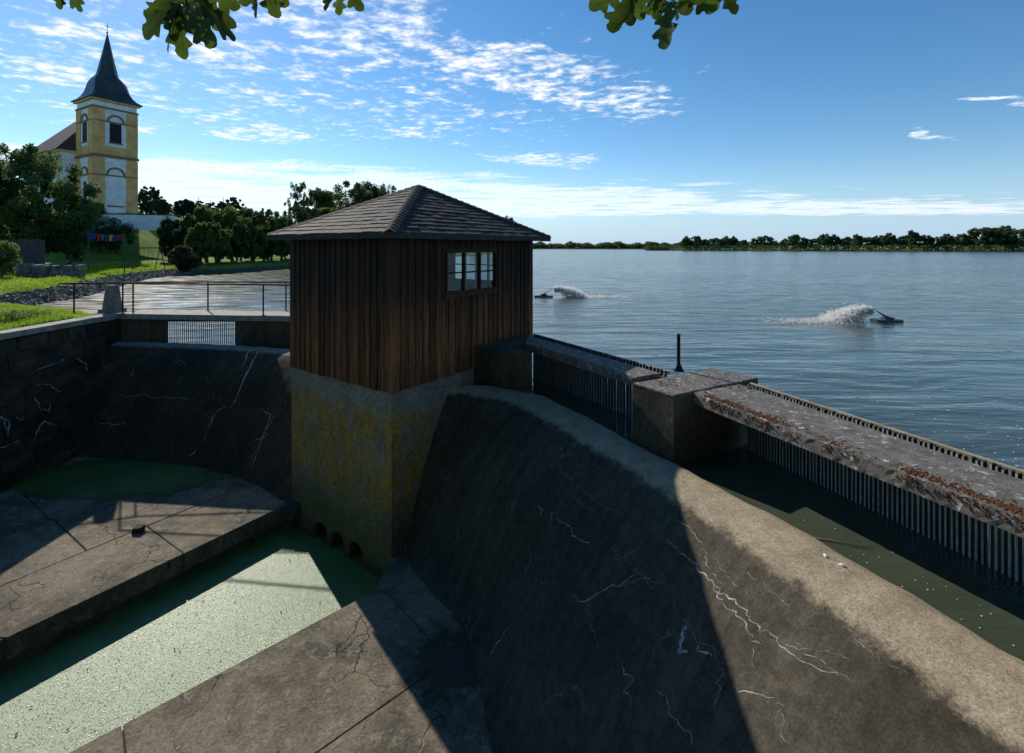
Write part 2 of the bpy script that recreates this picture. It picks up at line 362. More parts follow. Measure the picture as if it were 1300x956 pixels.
def m_board():
    m, t, b = mat('stained_board'); v = coords(t, 'World')
    o = t.m('MULTIPLY', rnd_obj(t), 40.0)
    vv = t.n('ShaderNodeVectorMath', operation='ADD'); t.l.new(v, vv.inputs[0]); t.l.new(t.comb(o, o, o), vv.inputs[1])
    g = t.noise(t.scaled(vv.outputs[0], (22, 22, 1.0)), 1.0, 6.0, .65, .6)
    k = t.noise(t.scaled(vv.outputs[0], (5, 5, .9)), 1.0, 5.0, .7)
    z = t.xyz(v)[2]
    # stain worn thin on the lower half; the darker top includes painted eave shade
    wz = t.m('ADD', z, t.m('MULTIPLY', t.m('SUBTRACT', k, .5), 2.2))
    wear_shade = t.ramp(wz, -.55, -2.3)
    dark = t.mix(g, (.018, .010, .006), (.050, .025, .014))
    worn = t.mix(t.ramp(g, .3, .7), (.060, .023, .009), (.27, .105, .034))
    c = t.mix(wear_shade, dark, worn)
    h = t.n('ShaderNodeHueSaturation'); t.l.new(c, h.inputs['Color']); t.put(h.inputs['Value'], t.m('MULTIPLY_ADD', rnd_obj(t), 1.15, .42)); c = h.outputs[0]
    kn = t.vor(t.scaled(vv.outputs[0], (6, 6, 2.2)), 1.0)
    c = t.mix(t.m('MULTIPLY', t.ramp(kn, .13, .06), .8), c, (.02, .011, .007))
    t.put(b.inputs['Base Color'], c); b.inputs['Roughness'].default_value = .75; b.inputs['Specular IOR Level'].default_value = .25
    t.put(b.inputs['Normal'], t.bump(g, .5, .006))
    return m
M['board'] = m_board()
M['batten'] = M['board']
def m_shingle():
    m, t, b = mat('weathered_shingle'); v = coords(t, 'World')
    g = t.noise(v, 9.0, 6.0, .7)
    c = t.mix(t.ramp(g, .3, .7), (.028, .026, .023), (.068, .062, .055))
    h = t.n('ShaderNodeHueSaturation'); t.l.new(c, h.inputs['Color']); t.put(h.inputs['Value'], t.m('MULTIPLY_ADD', rnd_obj(t), .6, .7)); c = h.outputs[0]
    li = t.ramp(t.noise(v, 24.0, 5.0, .7), .62, .7)
    c = t.mix(t.m('MULTIPLY', li, .5), c, (.03, .028, .026))
    t.put(b.inputs['Base Color'], c); b.inputs['Roughness'].default_value = .85; b.inputs['Specular IOR Level'].default_value = .25
    t.put(b.inputs['Normal'], t.bump(t.noise(v, 60.0, 5.0, .7), .5, .006))
    return m
M['shingle'] = m_shingle()
def m_glass():
    m, t, b = mat('window_glass')
    tr = t.n('ShaderNodeBsdfTransparent'); tr.inputs[0].default_value = (.84, .89, .9, 1)
    gl = t.n('ShaderNodeBsdfGlossy'); gl.inputs['Roughness'].default_value = .02
    fr = t.n('ShaderNodeLayerWeight'); fr.inputs[0].default_value = .5
    mx = t.n('ShaderNodeMixShader'); t.l.new(t.m('MULTIPLY_ADD', t.m('POWER', fr.outputs['Facing'], 4.0), .8, .05, True), mx.inputs[0]); t.l.new(tr.outputs[0], mx.inputs[1]); t.l.new(gl.outputs[0], mx.inputs[2])
    t.l.new(mx.outputs[0], m.node_tree.nodes['Material Output'].inputs[0])
    return m
M['glass'] = m_glass()
def m_wet():
    m, t, b = mat('standing_water'); v = coords(t, 'World')
    b.inputs['Base Color'].default_value = (.070, .064, .052, 1); b.inputs['Roughness'].default_value = .16; b.inputs['IOR'].default_value = 1.33
    t.put(b.inputs['Normal'], t.bump(t.noise(v, 3.0, 2.0), .1, .01))
    return m
M['wet'] = m_wet()
def fading(name, src, core=.55, rim=1.0, wob=.7, nscale=3.0):
    """a film on the floor that thins out towards an uneven rim"""
    m = M[src].copy(); m.name = name; t = NT(m.node_tree); out = m.node_tree.nodes['Material Output']; sh = out.inputs[0].links[0].from_socket
    g = t.n('ShaderNodeTexCoord').outputs['Generated']; x, y, _ = t.xyz(g)
    r_ = t.m('SQRT', t.m('ADD', t.m('POWER', t.m('MULTIPLY', t.m('SUBTRACT', x, .5), 2.0), 2.0), t.m('POWER', t.m('MULTIPLY', t.m('SUBTRACT', y, .5), 2.0), 2.0)))
    v = coords(t, 'World'); r_ = t.m('ADD', r_, t.m('MULTIPLY', t.m('SUBTRACT', t.noise(v, nscale, 7.0, .7), .5), wob))
    f = t.ramp(r_, rim, core); tr = t.n('ShaderNodeBsdfTransparent'); mx = t.n('ShaderNodeMixShader'); t.l.new(f, mx.inputs[0]); t.l.new(tr.outputs[0], mx.inputs[1]); t.l.new(sh, mx.inputs[2]); t.l.new(mx.outputs[0], out.inputs[0])
    return m
M['wet_film'] = fading('wet_film', 'wet', .1, .75, 1.7, 5.0)
M['algae_edge'] = fading('algae_edge', 'algae', .55, .85, .8, 1.6)
def m_drop():
    m, t, b = mat('spray')
    b.inputs['Base Color'].default_value = (.95, .95, .94, 1); b.inputs['Roughness'].default_value = .4
    tr = t.n('ShaderNodeBsdfTranslucent'); tr.inputs[0].default_value = (.97, .96, .94, 1)
    mx = t.n('ShaderNodeMixShader'); mx.inputs[0].default_value = .75
    t.l.new(b.outputs[0], mx.inputs[1]); t.l.new(tr.outputs[0], mx.inputs[2])
    cl = t.n('ShaderNodeBsdfTransparent'); m2_ = t.n('ShaderNodeMixShader'); m2_.inputs[0].default_value = .45      # clear water lets half the light through
    t.l.new(mx.outputs[0], m2_.inputs[1]); t.l.new(cl.outputs[0], m2_.inputs[2])
    t.l.new(m2_.outputs[0], m.node_tree.nodes['Material Output'].inputs[0])
    return m
M['spray'] = m_drop()
M['silt'] = simple('silt', (.035, .037, .038), (.10, .105, .11), 5, .4, .2, 30)

# ------------------------------------------------------------------ mesh helpers
class MB:
    def __init__(s): s.v = []; s.f = []
    def add(s, vs, fs):
        o = len(s.v); s.v += [tuple(p) for p in vs]; s.f += [tuple(o + i for i in f) for f in fs]; return s
    def box(s, x0, x1, y0, y1, z0, z1, T=None):
        vs = [Vector(p) for p in ((x0, y0, z0), (x1, y0, z0), (x1, y1, z0), (x0, y1, z0), (x0, y0, z1), (x1, y0, z1), (x1, y1, z1), (x0, y1, z1))]
        if T is not None: vs = [T @ p for p in vs]
        return s.add(vs, [(0, 3, 2, 1), (4, 5, 6, 7), (0, 1, 5, 4), (1, 2, 6, 5), (2, 3, 7, 6), (3, 0, 4, 7)])
    def rough_box(s, x0, x1, y0, y1, z0, z1, j, r, T=None):
        vs = [Vector(p) for p in ((x0, y0, z0), (x1, y0, z0), (x1, y1, z0), (x0, y1, z0), (x0, y0, z1), (x1, y0, z1), (x1, y1, z1), (x0, y1, z1))]
        vs = [p + Vector((r.uniform(-j, j), r.uniform(-j, j), r.uniform(-j, j))) for p in vs]
        if T is not None: vs = [T @ p for p in vs]
        return s.add(vs, [(0, 3, 2, 1), (4, 5, 6, 7), (0, 1, 5, 4), (1, 2, 6, 5), (2, 3, 7, 6), (3, 0, 4, 7)])
    def prism(s, poly, z0, z1):
        n = len(poly)
        a = sum(poly[i][0] * poly[(i + 1) % n][1] - poly[(i + 1) % n][0] * poly[i][1] for i in range(n))
        if a < 0: poly = poly[::-1]
        vs = [(p[0], p[1], z0) for p in poly] + [(p[0], p[1], z1) for p in poly]
        return s.add(vs, [tuple(range(n))[::-1], tuple(range(n, 2 * n))] + [(i, (i + 1) % n, n + (i + 1) % n, n + i) for i in range(n)])
    def tube(s, pts, rad, n=8, caps=True):
        pts = [Vector(p) for p in pts]
        if not isinstance(rad, (list, tuple)): rad = [rad] * len(pts)
        rings = []; up = Vector((0, 0, 1)); prev = None
        for i, p in enumerate(pts):
            d = (pts[min(i + 1, len(pts) - 1)] - pts[max(i - 1, 0)]).normalized()
            if prev is None:
                a = d.cross(up)
                if a.length < .1: a = d.cross(Vector((1, 0, 0)))
            else: a = prev - d * prev.dot(d)
            a.normalize(); prev = a; b = d.cross(a)
            rings.append([p + (a * math.cos(2 * math.pi * k / n) + b * math.sin(2 * math.pi * k / n)) * rad[i] for k in range(n)])
        vs = [q for r_ in rings for q in r_]; fs = []
        for i in range(len(pts) - 1):
            for k in range(n):
                fs.append((i * n + k, i * n + (k + 1) % n, (i + 1) * n + (k + 1) % n, (i + 1) * n + k))
        if caps: fs += [tuple(range(n))[::-1], tuple(range((len(pts) - 1) * n, len(pts) * n))]
        return s.add(vs, fs)
    def rings(s, rgs, caps=True):
        n = len(rgs[0]); vs = [q for r_ in rgs for q in r_]; fs = []
        for i in range(len(rgs) - 1):
            for k in range(n): fs.append((i * n + k, i * n + (k + 1) % n, (i + 1) * n + (k + 1) % n, (i + 1) * n + k))
        if caps: fs += [tuple(range(n))[::-1], tuple(range((len(rgs) - 1) * n, len(rgs) * n))]
        return s.add(vs, fs)
    def mesh(s, name, mt, smooth=False):
        me = bpy.data.meshes.new(name); me.from_pydata(s.v, [], s.f); me.update()
        if mt: me.materials.append(M[mt] if isinstance(mt, str) else mt)
        if smooth: me.polygons.foreach_set('use_smooth', [True] * len(me.polygons))
        return me
    def build(s, name, mt, parent=None, smooth=False, loc=None, rz=0.0):
        o = bpy.data.objects.new(name, s.mesh(name, mt, smooth)); col.objects.link(o)
        if parent is not None: o.parent = parent
        if loc is not None: o.location = loc
        if rz: o.rotation_euler.z = rz
        return o
def place(name, me, parent=None, loc=(0, 0, 0), rot=(0, 0, 0), sc=(1, 1, 1)):
    o = bpy.data.objects.new(name, me); col.objects.link(o); o.location = loc; o.rotation_euler = rot; o.scale = sc
    if parent is not None: o.parent = parent
    return o
def empty(name, loc=(0, 0, 0), rz=0.0):
    o = bpy.data.objects.new(name, None); col.objects.link(o); o.location = loc; o.rotation_euler = (0, 0, rz); o.empty_display_size = .3
    return o
def tag(o, label=None, cat=None, group=None, kind=None):
    if label: o['label'] = label
    if cat: o['category'] = cat
    if group: o['group'] = group
    if kind: o['kind'] = kind
    return o
def np_mesh(name, V, Q, mt, smooth=False):
    """V (n,3), Q (m,k) -> mesh"""
    me = bpy.data.meshes.new(name); k = Q.shape[1]
    me.vertices.add(len(V)); me.vertices.foreach_set('co', np.ascontiguousarray(V, dtype=np.float32).ravel())
    me.loops.add(Q.size); me.loops.foreach_set('vertex_index', np.ascontiguousarray(Q, dtype=np.int32).ravel())
    me.polygons.add(len(Q)); me.polygons.foreach_set('loop_start', np.arange(0, Q.size, k, dtype=np.int32))
    me.polygons.foreach_set('loop_total', np.full(len(Q), k, dtype=np.int32))
    if smooth: me.polygons.foreach_set('use_smooth', np.ones(len(Q), dtype=bool))
    me.update(calc_edges=True); me.materials.append(M[mt]); return me
def smoothstep(a, b, x):
    t = np.clip((x - a) / (b - a), 0, 1); return t * t * (3 - 2 * t)
def catmull(P, n):
    P = [np.array(p, float) for p in P]; out = []
    m = len(P) - 1
    for i in range(n + 1):
        u = i / n * m; k = min(int(u), m - 1); t = u - k
        p0 = P[k - 1] if k > 0 else 2 * P[0] - P[1]; p1 = P[k]; p2 = P[k + 1]; p3 = P[k + 2] if k + 2 <= m else 2 * P[m] - P[m - 1]
        out.append(.5 * ((2 * p1) + (-p0 + p2) * t + (2 * p0 - 5 * p1 + 4 * p2 - p3) * t * t + (-p0 + 3 * p1 - 3 * p2 + p3) * t ** 3))
    return np.array(out)
def clip_poly(poly, clip):
    """Sutherland-Hodgman, clip is convex and counter-clockwise"""
    out = list(poly)
    for i in range(len(clip)):
        a, b = clip[i], clip[(i + 1) % len(clip)]; src = out; out = []
        if not src: return []
        def side(p): return (b[0] - a[0]) * (p[1] - a[1]) - (b[1] - a[1]) * (p[0] - a[0])
        for j in range(len(src)):
            p, q = src[j], src[(j + 1) % len(src)]; sp, sq = side(p), side(q)
            if sp >= 0: out.append(p)
            if (sp >= 0) != (sq >= 0):
                t = sp / (sp - sq); out.append((p[0] + (q[0] - p[0]) * t, p[1] + (q[1] - p[1]) * t))
    return out
def inset(poly, d):
    cx = sum(p[0] for p in poly) / len(poly); cy = sum(p[1] for p in poly) / len(poly)
    res = []
    for p in poly:
        l = math.hypot(p[0] - cx, p[1] - cy) + 1e-6; k = max(0, 1 - d / l); res.append((cx + (p[0] - cx) * k, cy + (p[1] - cy) * k))
    return res

WATER = -3.25; DECK = -2.2; CREST = -3.1; FLOOR = -6.03; CHAN = -6.55
# ================================================================== SETTING
# ---- shoreline and ground
SHORE = [(-13.5, 18.4), (-16.0, 20.5), (-20.0, 22.3), (-24.5, 23.9), (-26.6, 25.4), (-27.2, 27.2), (-27.6, 29.4), (-28.9, 32.6), (-31.1, 36.7), (-34.2, 42.4), (-38.0, 50.5), (-40.0, 59.5),
         (-37.2, 65.0), (-35.8, 75.0), (-34.8, 90.0), (-33.0, 115.0), (-25.0, 150.0), (-12.0, 200.0), (3.0, 250.0), (1.0, 285.0), (-60.0, 400.0), (-160.0, 560.0)]
LANDPOLY = SHORE + [(-900.0, 560.0), (-900.0, -5.0), (-13.0, -5.0)]
def seg_dist(X, Y, P):
    D = np.full(X.shape, 1e9)
    for (ax, ay), (bx, by) in zip(P[:-1], P[1:]):
        vx, vy = bx - ax, by - ay; L2 = vx * vx + vy * vy
        t = np.clip(((X - ax) * vx + (Y - ay) * vy) / L2, 0, 1)
        D = np.minimum(D, np.hypot(X - ax - t * vx, Y - ay - t * vy))
    return D
def inside(X, Y, P):
    c = np.zeros(X.shape, bool); n = len(P)
    for i in range(n):
        (x1, y1), (x2, y2) = P[i], P[(i + 1) % n]
        if y1 == y2: continue
        h = ((y1 > Y) != (y2 > Y)) & (X < (x2 - x1) * (Y - y1) / (y2 - y1) + x1)
        c ^= h
    return c
HILL = (-82.0, 99.5)
def ground_z(X, Y):
    X = np.asarray(X, float); Y = np.asarray(Y, float)
    d = seg_dist(X, Y, SHORE); ins = inside(X, Y, LANDPOLY)
    sd = np.where(ins, d, -d)
    z = np.where(sd < 0, WATER + np.maximum(sd * .45, -3.0), WATER - .05 + .88 * smoothstep(0, 2.6, sd))
    z = z + np.where(sd > 2.6, np.minimum((sd - 2.6) * .035, .45), 0) + np.where((sd > 2.2) & (Y < 22), .15 * smoothstep(2.2, 3.4, sd), 0)
    dxh = X - HILL[0]; r = np.hypot(np.where(dxh > 0, dxh * 1.25, dxh * .9), (Y - HILL[1]))
    z = z + np.where(sd > 2, 6.6 * smoothstep(42, 19, r), 0)
    z = z + np.where(sd > 3.5, .10 * np.sin(X * .41 + 1.1) * np.cos(Y * .33) + .05 * np.sin(X * 1.3 + Y * .9), 0)
    z = np.where((Y > 88) & (sd > 4), z + np.minimum((sd - 4) * .05, 3.5), z)
    return z
gx = np.unique(np.concatenate([-np.geomspace(60, 880, 40), np.linspace(-60, -13.3, 130), np.linspace(-13.3, 5, 24)]))
gy = np.unique(np.concatenate([np.linspace(3, 17.2, 30), np.linspace(17.2, 90, 150), np.geomspace(90, 555, 50)]))
GX, GY = np.meshgrid(gx, gy); GZ = ground_z(GX, GY)
nx, ny = len(gx), len(gy)
idx = np.arange(nx * ny).reshape(ny, nx)
Q = np.stack([idx[:-1, :-1], idx[:-1, 1:], idx[1:, 1:], idx[1:, :-1]], -1).reshape(-1, 4)
V = np.stack([GX, GY, GZ], -1).reshape(-1, 3)
keep = (V[Q][:, :, 2].max(1) > -4.3) & ~((V[Q][:, :, 0].max(1) > -13.25) & (V[Q][:, :, 1].min(1) < 17.15))
tag(place('ground', np_mesh('ground', V, Q[keep], 'ground', True)), 'grassy lake bank rising to the church hill', None, None, 'structure')

# ---- crest and toe of the two weirs, in plan
RIDGE_R = catmull([(-1.7, 10.95), (-.6, 10.75), (.3, 10.3), (.95, 9.4), (1.6, 8.15), (2.25, 6.9), (2.85, 5.75), (3.25, 4.86), (3.54, 4.1), (3.82, 3.4), (4.2, 2.4), (4.6, 1.2), (5.0, 0)], 120)
TOE_R = catmull([(-2.4, 9.9), (-2.0, 9.4), (-1.6, 8.9), (-1.25, 8.44), (-.85, 7.95), (-.52, 7.4), (-.3, 6.7), (-.12, 6.0), (.05, 5.3), (.25, 4.5), (.5, 3.5), (.8, 2.3), (1.1, 1.0)], 120)
RIDGE_L = catmull([(-14.2, 15.98), (-12, 15.72), (-10, 15.42), (-8, 15.0), (-6.5, 14.5), (-4.3, 13.6)], 60)
TOE_L = catmull([(-13.0, 14.0), (-11.3, 13.75), (-9.5, 13.45), (-8, 13.05), (-6.6, 12.4), (-4.9, 11.2)], 60)
PROFILE = [(-.10, 1.3), (-.10, .34), (-.085, .12), (-.05, .035), (0, .0), (.06, .0), (.12, .022), (.18, .075), (.25, .17), (.33, .33), (.42, .56), (.52, .87), (.62, 1.22), (.72, 1.6), (.81, 1.98), (.89, 2.34), (.95, 2.62), (1.0, 2.8), (1.06, 2.93), (1.14, 3.1)]
def loft(ridge, toe, prof=PROFILE):
    P = np.array(prof)
    t = np.arange(len(P)); tt = np.linspace(0, len(P) - 1, 58)
    h = np.interp(tt, t, P[:, 0]); z = np.interp(tt, t, P[:, 1])
    S = np.zeros((len(ridge), len(h), 3))
    for j in range(len(h)):
        S[:, j, :2] = ridge + h[j] * (toe - ridge); S[:, j, 2] = CREST - z[j]
    return S
def loft_mesh(S):
    a, b = S.shape[:2]; ii = np.arange(a * b).reshape(a, b)
    Qs = np.stack([ii[:-1, :-1], ii[:-1, 1:], ii[1:, 1:], ii[1:, :-1]], -1).reshape(-1, 4)
    return S.reshape(-1, 3), Qs
def weir(name, ridge, toe, mt, label):
    S = loft(ridge, toe)
    # settled, hand-trowelled surface
    a, b = S.shape[:2]
    for k, (fu, fv, am) in enumerate(((9, 3, .012), (23, 7, .006), (41, 13, .003))):
        u = np.linspace(0, 1, a)[:, None] * fu * 6.28; v_ = np.linspace(0, 1, b)[None, :] * fv * 6.28
        S[:, 6:, 2] += (am * np.sin(u + k) * np.cos(v_ + 2 * k + .4 * np.sin(u)))[:, 6:]
    V, Qs = loft_mesh(S); Qs = Qs[:, ::-1]
    root = empty(name, (float(toe[len(toe) // 2][0]), float(toe[len(toe) // 2][1]), FLOOR)); tag(root, label, 'weir')
    L0 = np.array(root.location)
    o = place('spillway_face', np_mesh(name, V - L0, Qs, mt, True), root)
    return root, S
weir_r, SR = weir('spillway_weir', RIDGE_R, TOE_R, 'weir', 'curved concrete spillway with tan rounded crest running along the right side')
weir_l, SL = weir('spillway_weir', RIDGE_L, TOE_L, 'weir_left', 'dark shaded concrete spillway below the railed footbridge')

# lime veins in the cracks of the weirs: thin raised crusts on the faces
def pix(S):
    return np.stack([650 + 610 * S[..., 0] / S[..., 1], HOR - 610 * S[..., 2] / S[..., 1]], -1)
class Surf:
    def __init__(s, S, root):
        s.S = S; s.root = root; du = np.gradient(S, axis=0); dv = np.gradient(S, axis=1)
        n = np.cross(du, dv); n /= np.linalg.norm(n, axis=-1, keepdims=True) + 1e-9
        n[n[..., 2] < 0] *= -1; s.N = n; s.P = pix(S)
    def uv(s, x, y):
        d = (s.P[:, 14:, 0] - x) ** 2 + (s.P[:, 14:, 1] - y) ** 2
        i, j = np.unravel_index(np.argmin(d), d.shape); return np.array((i, j + 14), float)
    def ev(s, u, v, A):
        a, b = A.shape[:2]; u = min(max(u, 0), a - 1.001); v = min(max(v, 0), b - 1.001); i, j = int(u), int(v); fu, fv = u - i, v - j
        return (A[i, j] * (1 - fu) * (1 - fv) + A[i + 1, j] * fu * (1 - fv) + A[i, j + 1] * (1 - fu) * fv + A[i + 1, j + 1] * fu * fv)
    def vein(s, mb, pts, wid, jit=1.0, seed=0):
        r = random.Random(seed); ctrl = [s.uv(*p) for p in pts]; line = []; wob = np.zeros(2)
        for a, b in zip(ctrl[:-1], ctrl[1:]):
            n = max(3, int(np.linalg.norm((b - a) * np.array((1.0, .6))) * 2.0) + 2)
            for k in range(n):
                t = k / n; q = a + (b - a) * t
                wob = wob * .72 + np.array((r.gauss(0, .10 * jit), r.gauss(0, .16 * jit))); line.append(q + wob)
        line.append(ctrl[-1]); pos = [s.ev(q[0], q[1], s.S) for q in line]; nor = [s.ev(q[0], q[1], s.N) for q in line]
        vs = []; fs = []; m = len(pos)
        for k in range(m):
            d = pos[min(k + 1, m - 1)] - pos[max(k - 1, 0)]; side = np.cross(d, nor[k]); side /= np.linalg.norm(side) + 1e-9
            wd = wid * r.uniform(.35, 1.6) * (.25 + .75 * math.sin(math.pi * min(max(k / (m - 1), .02), .98)) ** .5)
            vs += [pos[k] + side * wd + nor[k] * .001, pos[k] + nor[k] * (.0025 + wd * .05), pos[k] - side * wd + nor[k] * .001]
        for k in range(m - 1):
            fs += [(3 * k, 3 * k + 1, 3 * k + 4, 3 * k + 3), (3 * k + 1, 3 * k + 2, 3 * k + 5, 3 * k + 4)]
        mb.add([tuple(p - np.array(s.root.location)) for p in vs], fs)
sr, sl = Surf(SR, weir_r), Surf(SL, weir_l)
VEINS_R = [([(846, 690), (880, 715), (905, 735), (935, 770), (960, 795), (985, 812), (1030, 840), (1065, 868)], .0065), ([(862, 655), (886, 690), (898, 718), (922, 748)], .0035),
           ([(893, 735), (920, 770), (950, 802), (966, 815)], .006), ([(905, 705), (930, 738), (946, 760)], .002), ([(960, 795), (958, 830), (950, 860)], .0025),
           ([(985, 812), (1010, 822), (1060, 840), (1100, 846)], .0025), ([(1005, 725), (1030, 745), (1050, 760)], .004), ([(1010, 808), (1040, 838), (1075, 862)], .0022),
           ([(722, 752), (742, 763), (770, 748), (792, 740), (812, 722)], .006), ([(792, 742), (815, 732), (838, 745)], .003),
           ([(866, 800), (872, 814), (868, 826)], .016), ([(884, 816), (890, 826), (901, 838)], .010), ([(864, 792), (880, 812), (906, 850)], .0025), ([(906, 850), (904, 880), (912, 905)], .003),
           ([(624, 832), (634, 812), (642, 796)], .008), ([(686, 640), (689, 655)], .007), ([(693, 652), (697, 668)], .006), ([(712, 655), (722, 668), (740, 682), (756, 695)], .0055),
           ([(660, 740), (668, 715), (676, 690)], .003), ([(740, 770), (752, 800), (770, 826)], .002), ([(690, 560), (720, 600), (760, 640), (790, 660)], .0018),
           ([(790, 840), (800, 865), (806, 890)], .005), ([(700, 610), (730, 625), (760, 660)], .0015), ([(930, 690), (960, 730), (1000, 770), (1030, 790)], .0018),
           ([(780, 690), (810, 720), (850, 745)], .0018), ([(1075, 800), (1110, 830), (1150, 862)], .0022), ([(940, 860), (980, 900), (1000, 940)], .004), ([(840, 870), (870, 910), (880, 945)], .004)]
for k, (p, wd) in enumerate(VEINS_R):
    mb = MB(); sr.vein(mb, p, wd, 1.0, 40 + k); mb.build('lime_vein', 'calcite', weir_r)
VEINS_L = [([(328, 443), (316, 470), (300, 500), (291, 516)], .022), ([(318, 444), (308, 470)], .022), ([(285, 516), (268, 530), (258, 560)], .012), ([(330, 517), (342, 530), (330, 560), (314, 590)], .014),
           ([(346, 530), (330, 565), (318, 592)], .012), ([(246, 570), (240, 582)], .02), ([(172, 470), (168, 480)], .010), ([(120, 535), (160, 537)], .008), ([(145, 500), (210, 503), (250, 506)], .006), ([(320, 560), (345, 551)], .01)]
for k, (p, wd) in enumerate(VEINS_L):
    mb = MB(); sl.vein(mb, p, wd, 1.0, 80 + k); mb.build('lime_vein', 'calcite', weir_l)

mb = MB(); mb.prism([(-60, -1.6), (4.6, -1.6), (5.3, -8), (5.3, -260), (-60, -260)], -7.4, -1.72)  # out-of-view bank, added to darken the basin and the reflections
tag(mb.build('added_rear_bank', 'ground'), 'unseen grassy bank added behind the viewer to cut light into the basin', None, None, 'structure')
# ---- lake: one sheet that ends at the crests
rl = [tuple(p) for p in RIDGE_R[::-3]]; ll = [tuple(p) for p in RIDGE_L[::-3]]
poly = rl + ll + [(-16, 16.0), (-60, 16.0), (-900, 60), (-1300, 700), (-1300, 1300), (1300, 1300), (1300, -20), (5.2, -20)]
mb = MB(); mb.add([(x, y, WATER) for x, y in poly], [tuple(range(len(poly)))[::-1]])
me = mb.mesh('lake', 'lake')
tag(place('lake', me), 'rippled blue lake surface', None, None, 'structure')

# ---- stilling basin
CH_L = [(-5.15, 11.5), (-7.8, 7.42), (-9.7, 4.4), (-11.0, 2.3)]
CH_R = [(-2.3, 9.9), (-2.45, 8.42), (-8.9, 2.3)]
mb = MB(); mb.add([(-14, 1, -7.2), (6, 1, -7.2), (6, 17, -7.2), (-14, 17, -7.2)], [(0, 1, 2, 3)])
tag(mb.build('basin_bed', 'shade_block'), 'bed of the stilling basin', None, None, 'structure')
mb = MB(); pts = [(-5.6, 12.2)] + CH_L[1:] + CH_R[::-1] + [(-2.2, 10.5)]
pts = [(p[0] - .25, p[1]) if i < 4 else p for i, p in enumerate(pts)]
mb.add([(x, y, CHAN) for x, y in pts], [tuple(range(len(pts)))])
tag(mb.build('channel_water', 'duckweed'), 'outlet channel covered in pale green duckweed', None, None, 'structure')
rng = np.random.default_rng(5); n = 60000
xs = rng.uniform(-10.5, -2.4, n); ys = rng.uniform(3.2, 11.4, n)
ok = inside(xs, ys, [(-5.2, 11.4)] + CH_L[1:] + CH_R[::-1][:-1]); xs, ys = xs[ok], ys[ok]; n = len(xs)
nv = rng.normal(0, .20, (n, 3)); nv[:, 2] = 1; nv /= np.linalg.norm(nv, axis=1, keepdims=True); a_ = np.cross(nv, rng.normal(size=(n, 3))); a_ /= np.linalg.norm(a_, axis=1, keepdims=True); b_ = np.cross(nv, a_)
s_ = rng.uniform(.004, .0095, n)[:, None]; P = np.stack([xs, ys, np.full(n, CHAN + .005)], 1)
V = np.stack([P - a_ * s_, P - b_ * s_, P + a_ * s_, P + b_ * s_], 1).reshape(-1, 3)
tag(place('duckweed', np_mesh('duckweed', V, np.arange(4 * n).reshape(n, 4), 'frond')), 'duckweed fronds floating on the channel', None, None, 'stuff')
mb = MB(); rr = random.Random(12); k = 0
while k < 60:
    x, y = rr.uniform(-9, -2.6), rr.uniform(4, 11)
    if not inside(np.array([x]), np.array([y]), [(-5.2, 11.4)] + CH_L[1:] + CH_R[::-1][:-1])[0]: continue
    s_ = rr.uniform(.012, .035); a0 = rr.uniform(0, 6.28); mb.add([(x + s_ * q * math.cos(a0 + p), y + s_ * q * math.sin(a0 + p), CHAN + .012 + rr.uniform(0, .012)) for p, q in ((0, 1), (.8, .5), (2.3, .5), (3.14, .9), (3.9, .5), (5.4, .5))], [(0, 1, 2, 3, 4, 5)]); k += 1
tag(mb.build('leaf_litter', 'trunk'), 'dead leaves and bits of bark lying on the duckweed', None, None, 'stuff')
def paved(name, poly_convex_list, dirv, sx, sy, zt, seed, label):
    root = empty(name, (0, 0, 0)); tag(root, label, None, None, 'structure')
    r = random.Random(seed); ux, uy = dirv; l = math.hypot(ux, uy); ux /= l; uy /= l; vx, vy = -uy, ux
    for poly in poly_convex_list:
        n = len(poly); a = sum(poly[i][0] * poly[(i + 1) % n][1] - poly[(i + 1) % n][0] * poly[i][1] for i in range(n))
        if a < 0: poly = poly[::-1]
        us = [p[0] * ux + p[1] * uy for p in poly]; vv = [p[0] * vx + p[1] * vy for p in poly]
        i0, i1 = math.floor(min(us) / sx), math.ceil(max(us) / sx); j0, j1 = math.floor(min(vv) / sy), math.ceil(max(vv) / sy)
        for j in range(j0, j1):
            off = r.uniform(0, sx)
            for i in range(i0 - 1, i1 + 1):
                c = [(i * sx + off, j * sy), ((i + 1) * sx + off, j * sy), ((i + 1) * sx + off, (j + 1) * sy), (i * sx + off, (j + 1) * sy)]
                cell = [(ux * p + vx * q, uy * p + vy * q) for p, q in c]
                res = clip_poly(cell, poly)
                if len(res) < 3: continue
                ar = abs(sum(res[k][0] * res[(k + 1) % len(res)][1] - res[(k + 1) % len(res)][0] * res[k][1] for k in range(len(res)))) / 2
                if ar < .04: continue
                res = inset(res, .012); top = zt + r.uniform(-.009, .009)
                m2 = MB(); m2.prism(res, zt - .35, top - .012)
                e2 = inset(res, .015); nb = len(res)
                if sum(e2[k][0] * e2[(k + 1) % nb][1] - e2[(k + 1) % nb][0] * e2[k][1] for k in range(nb)) < 0: e2 = e2[::-1]; res = res[::-1]
                elif sum(res[k][0] * res[(k + 1) % nb][1] - res[(k + 1) % nb][0] * res[k][1] for k in range(nb)) < 0: res = res[::-1]
                m2.rings([[(p[0], p[1], top - .0121) for p in res], [(p[0], p[1], top) for p in e2]])
                m2.build('slab', 'apron', root)
    return root
AP_L1 = [CH_L[0], CH_L[1], (-13.2, 7.42), (-13.2, 14.6), (-8, 13.8), (-6.0, 12.6)]
AP_L2 = [CH_L[1], CH_L[2], CH_L[3], (-13.2, 2.3), (-13.2, 7.42)]
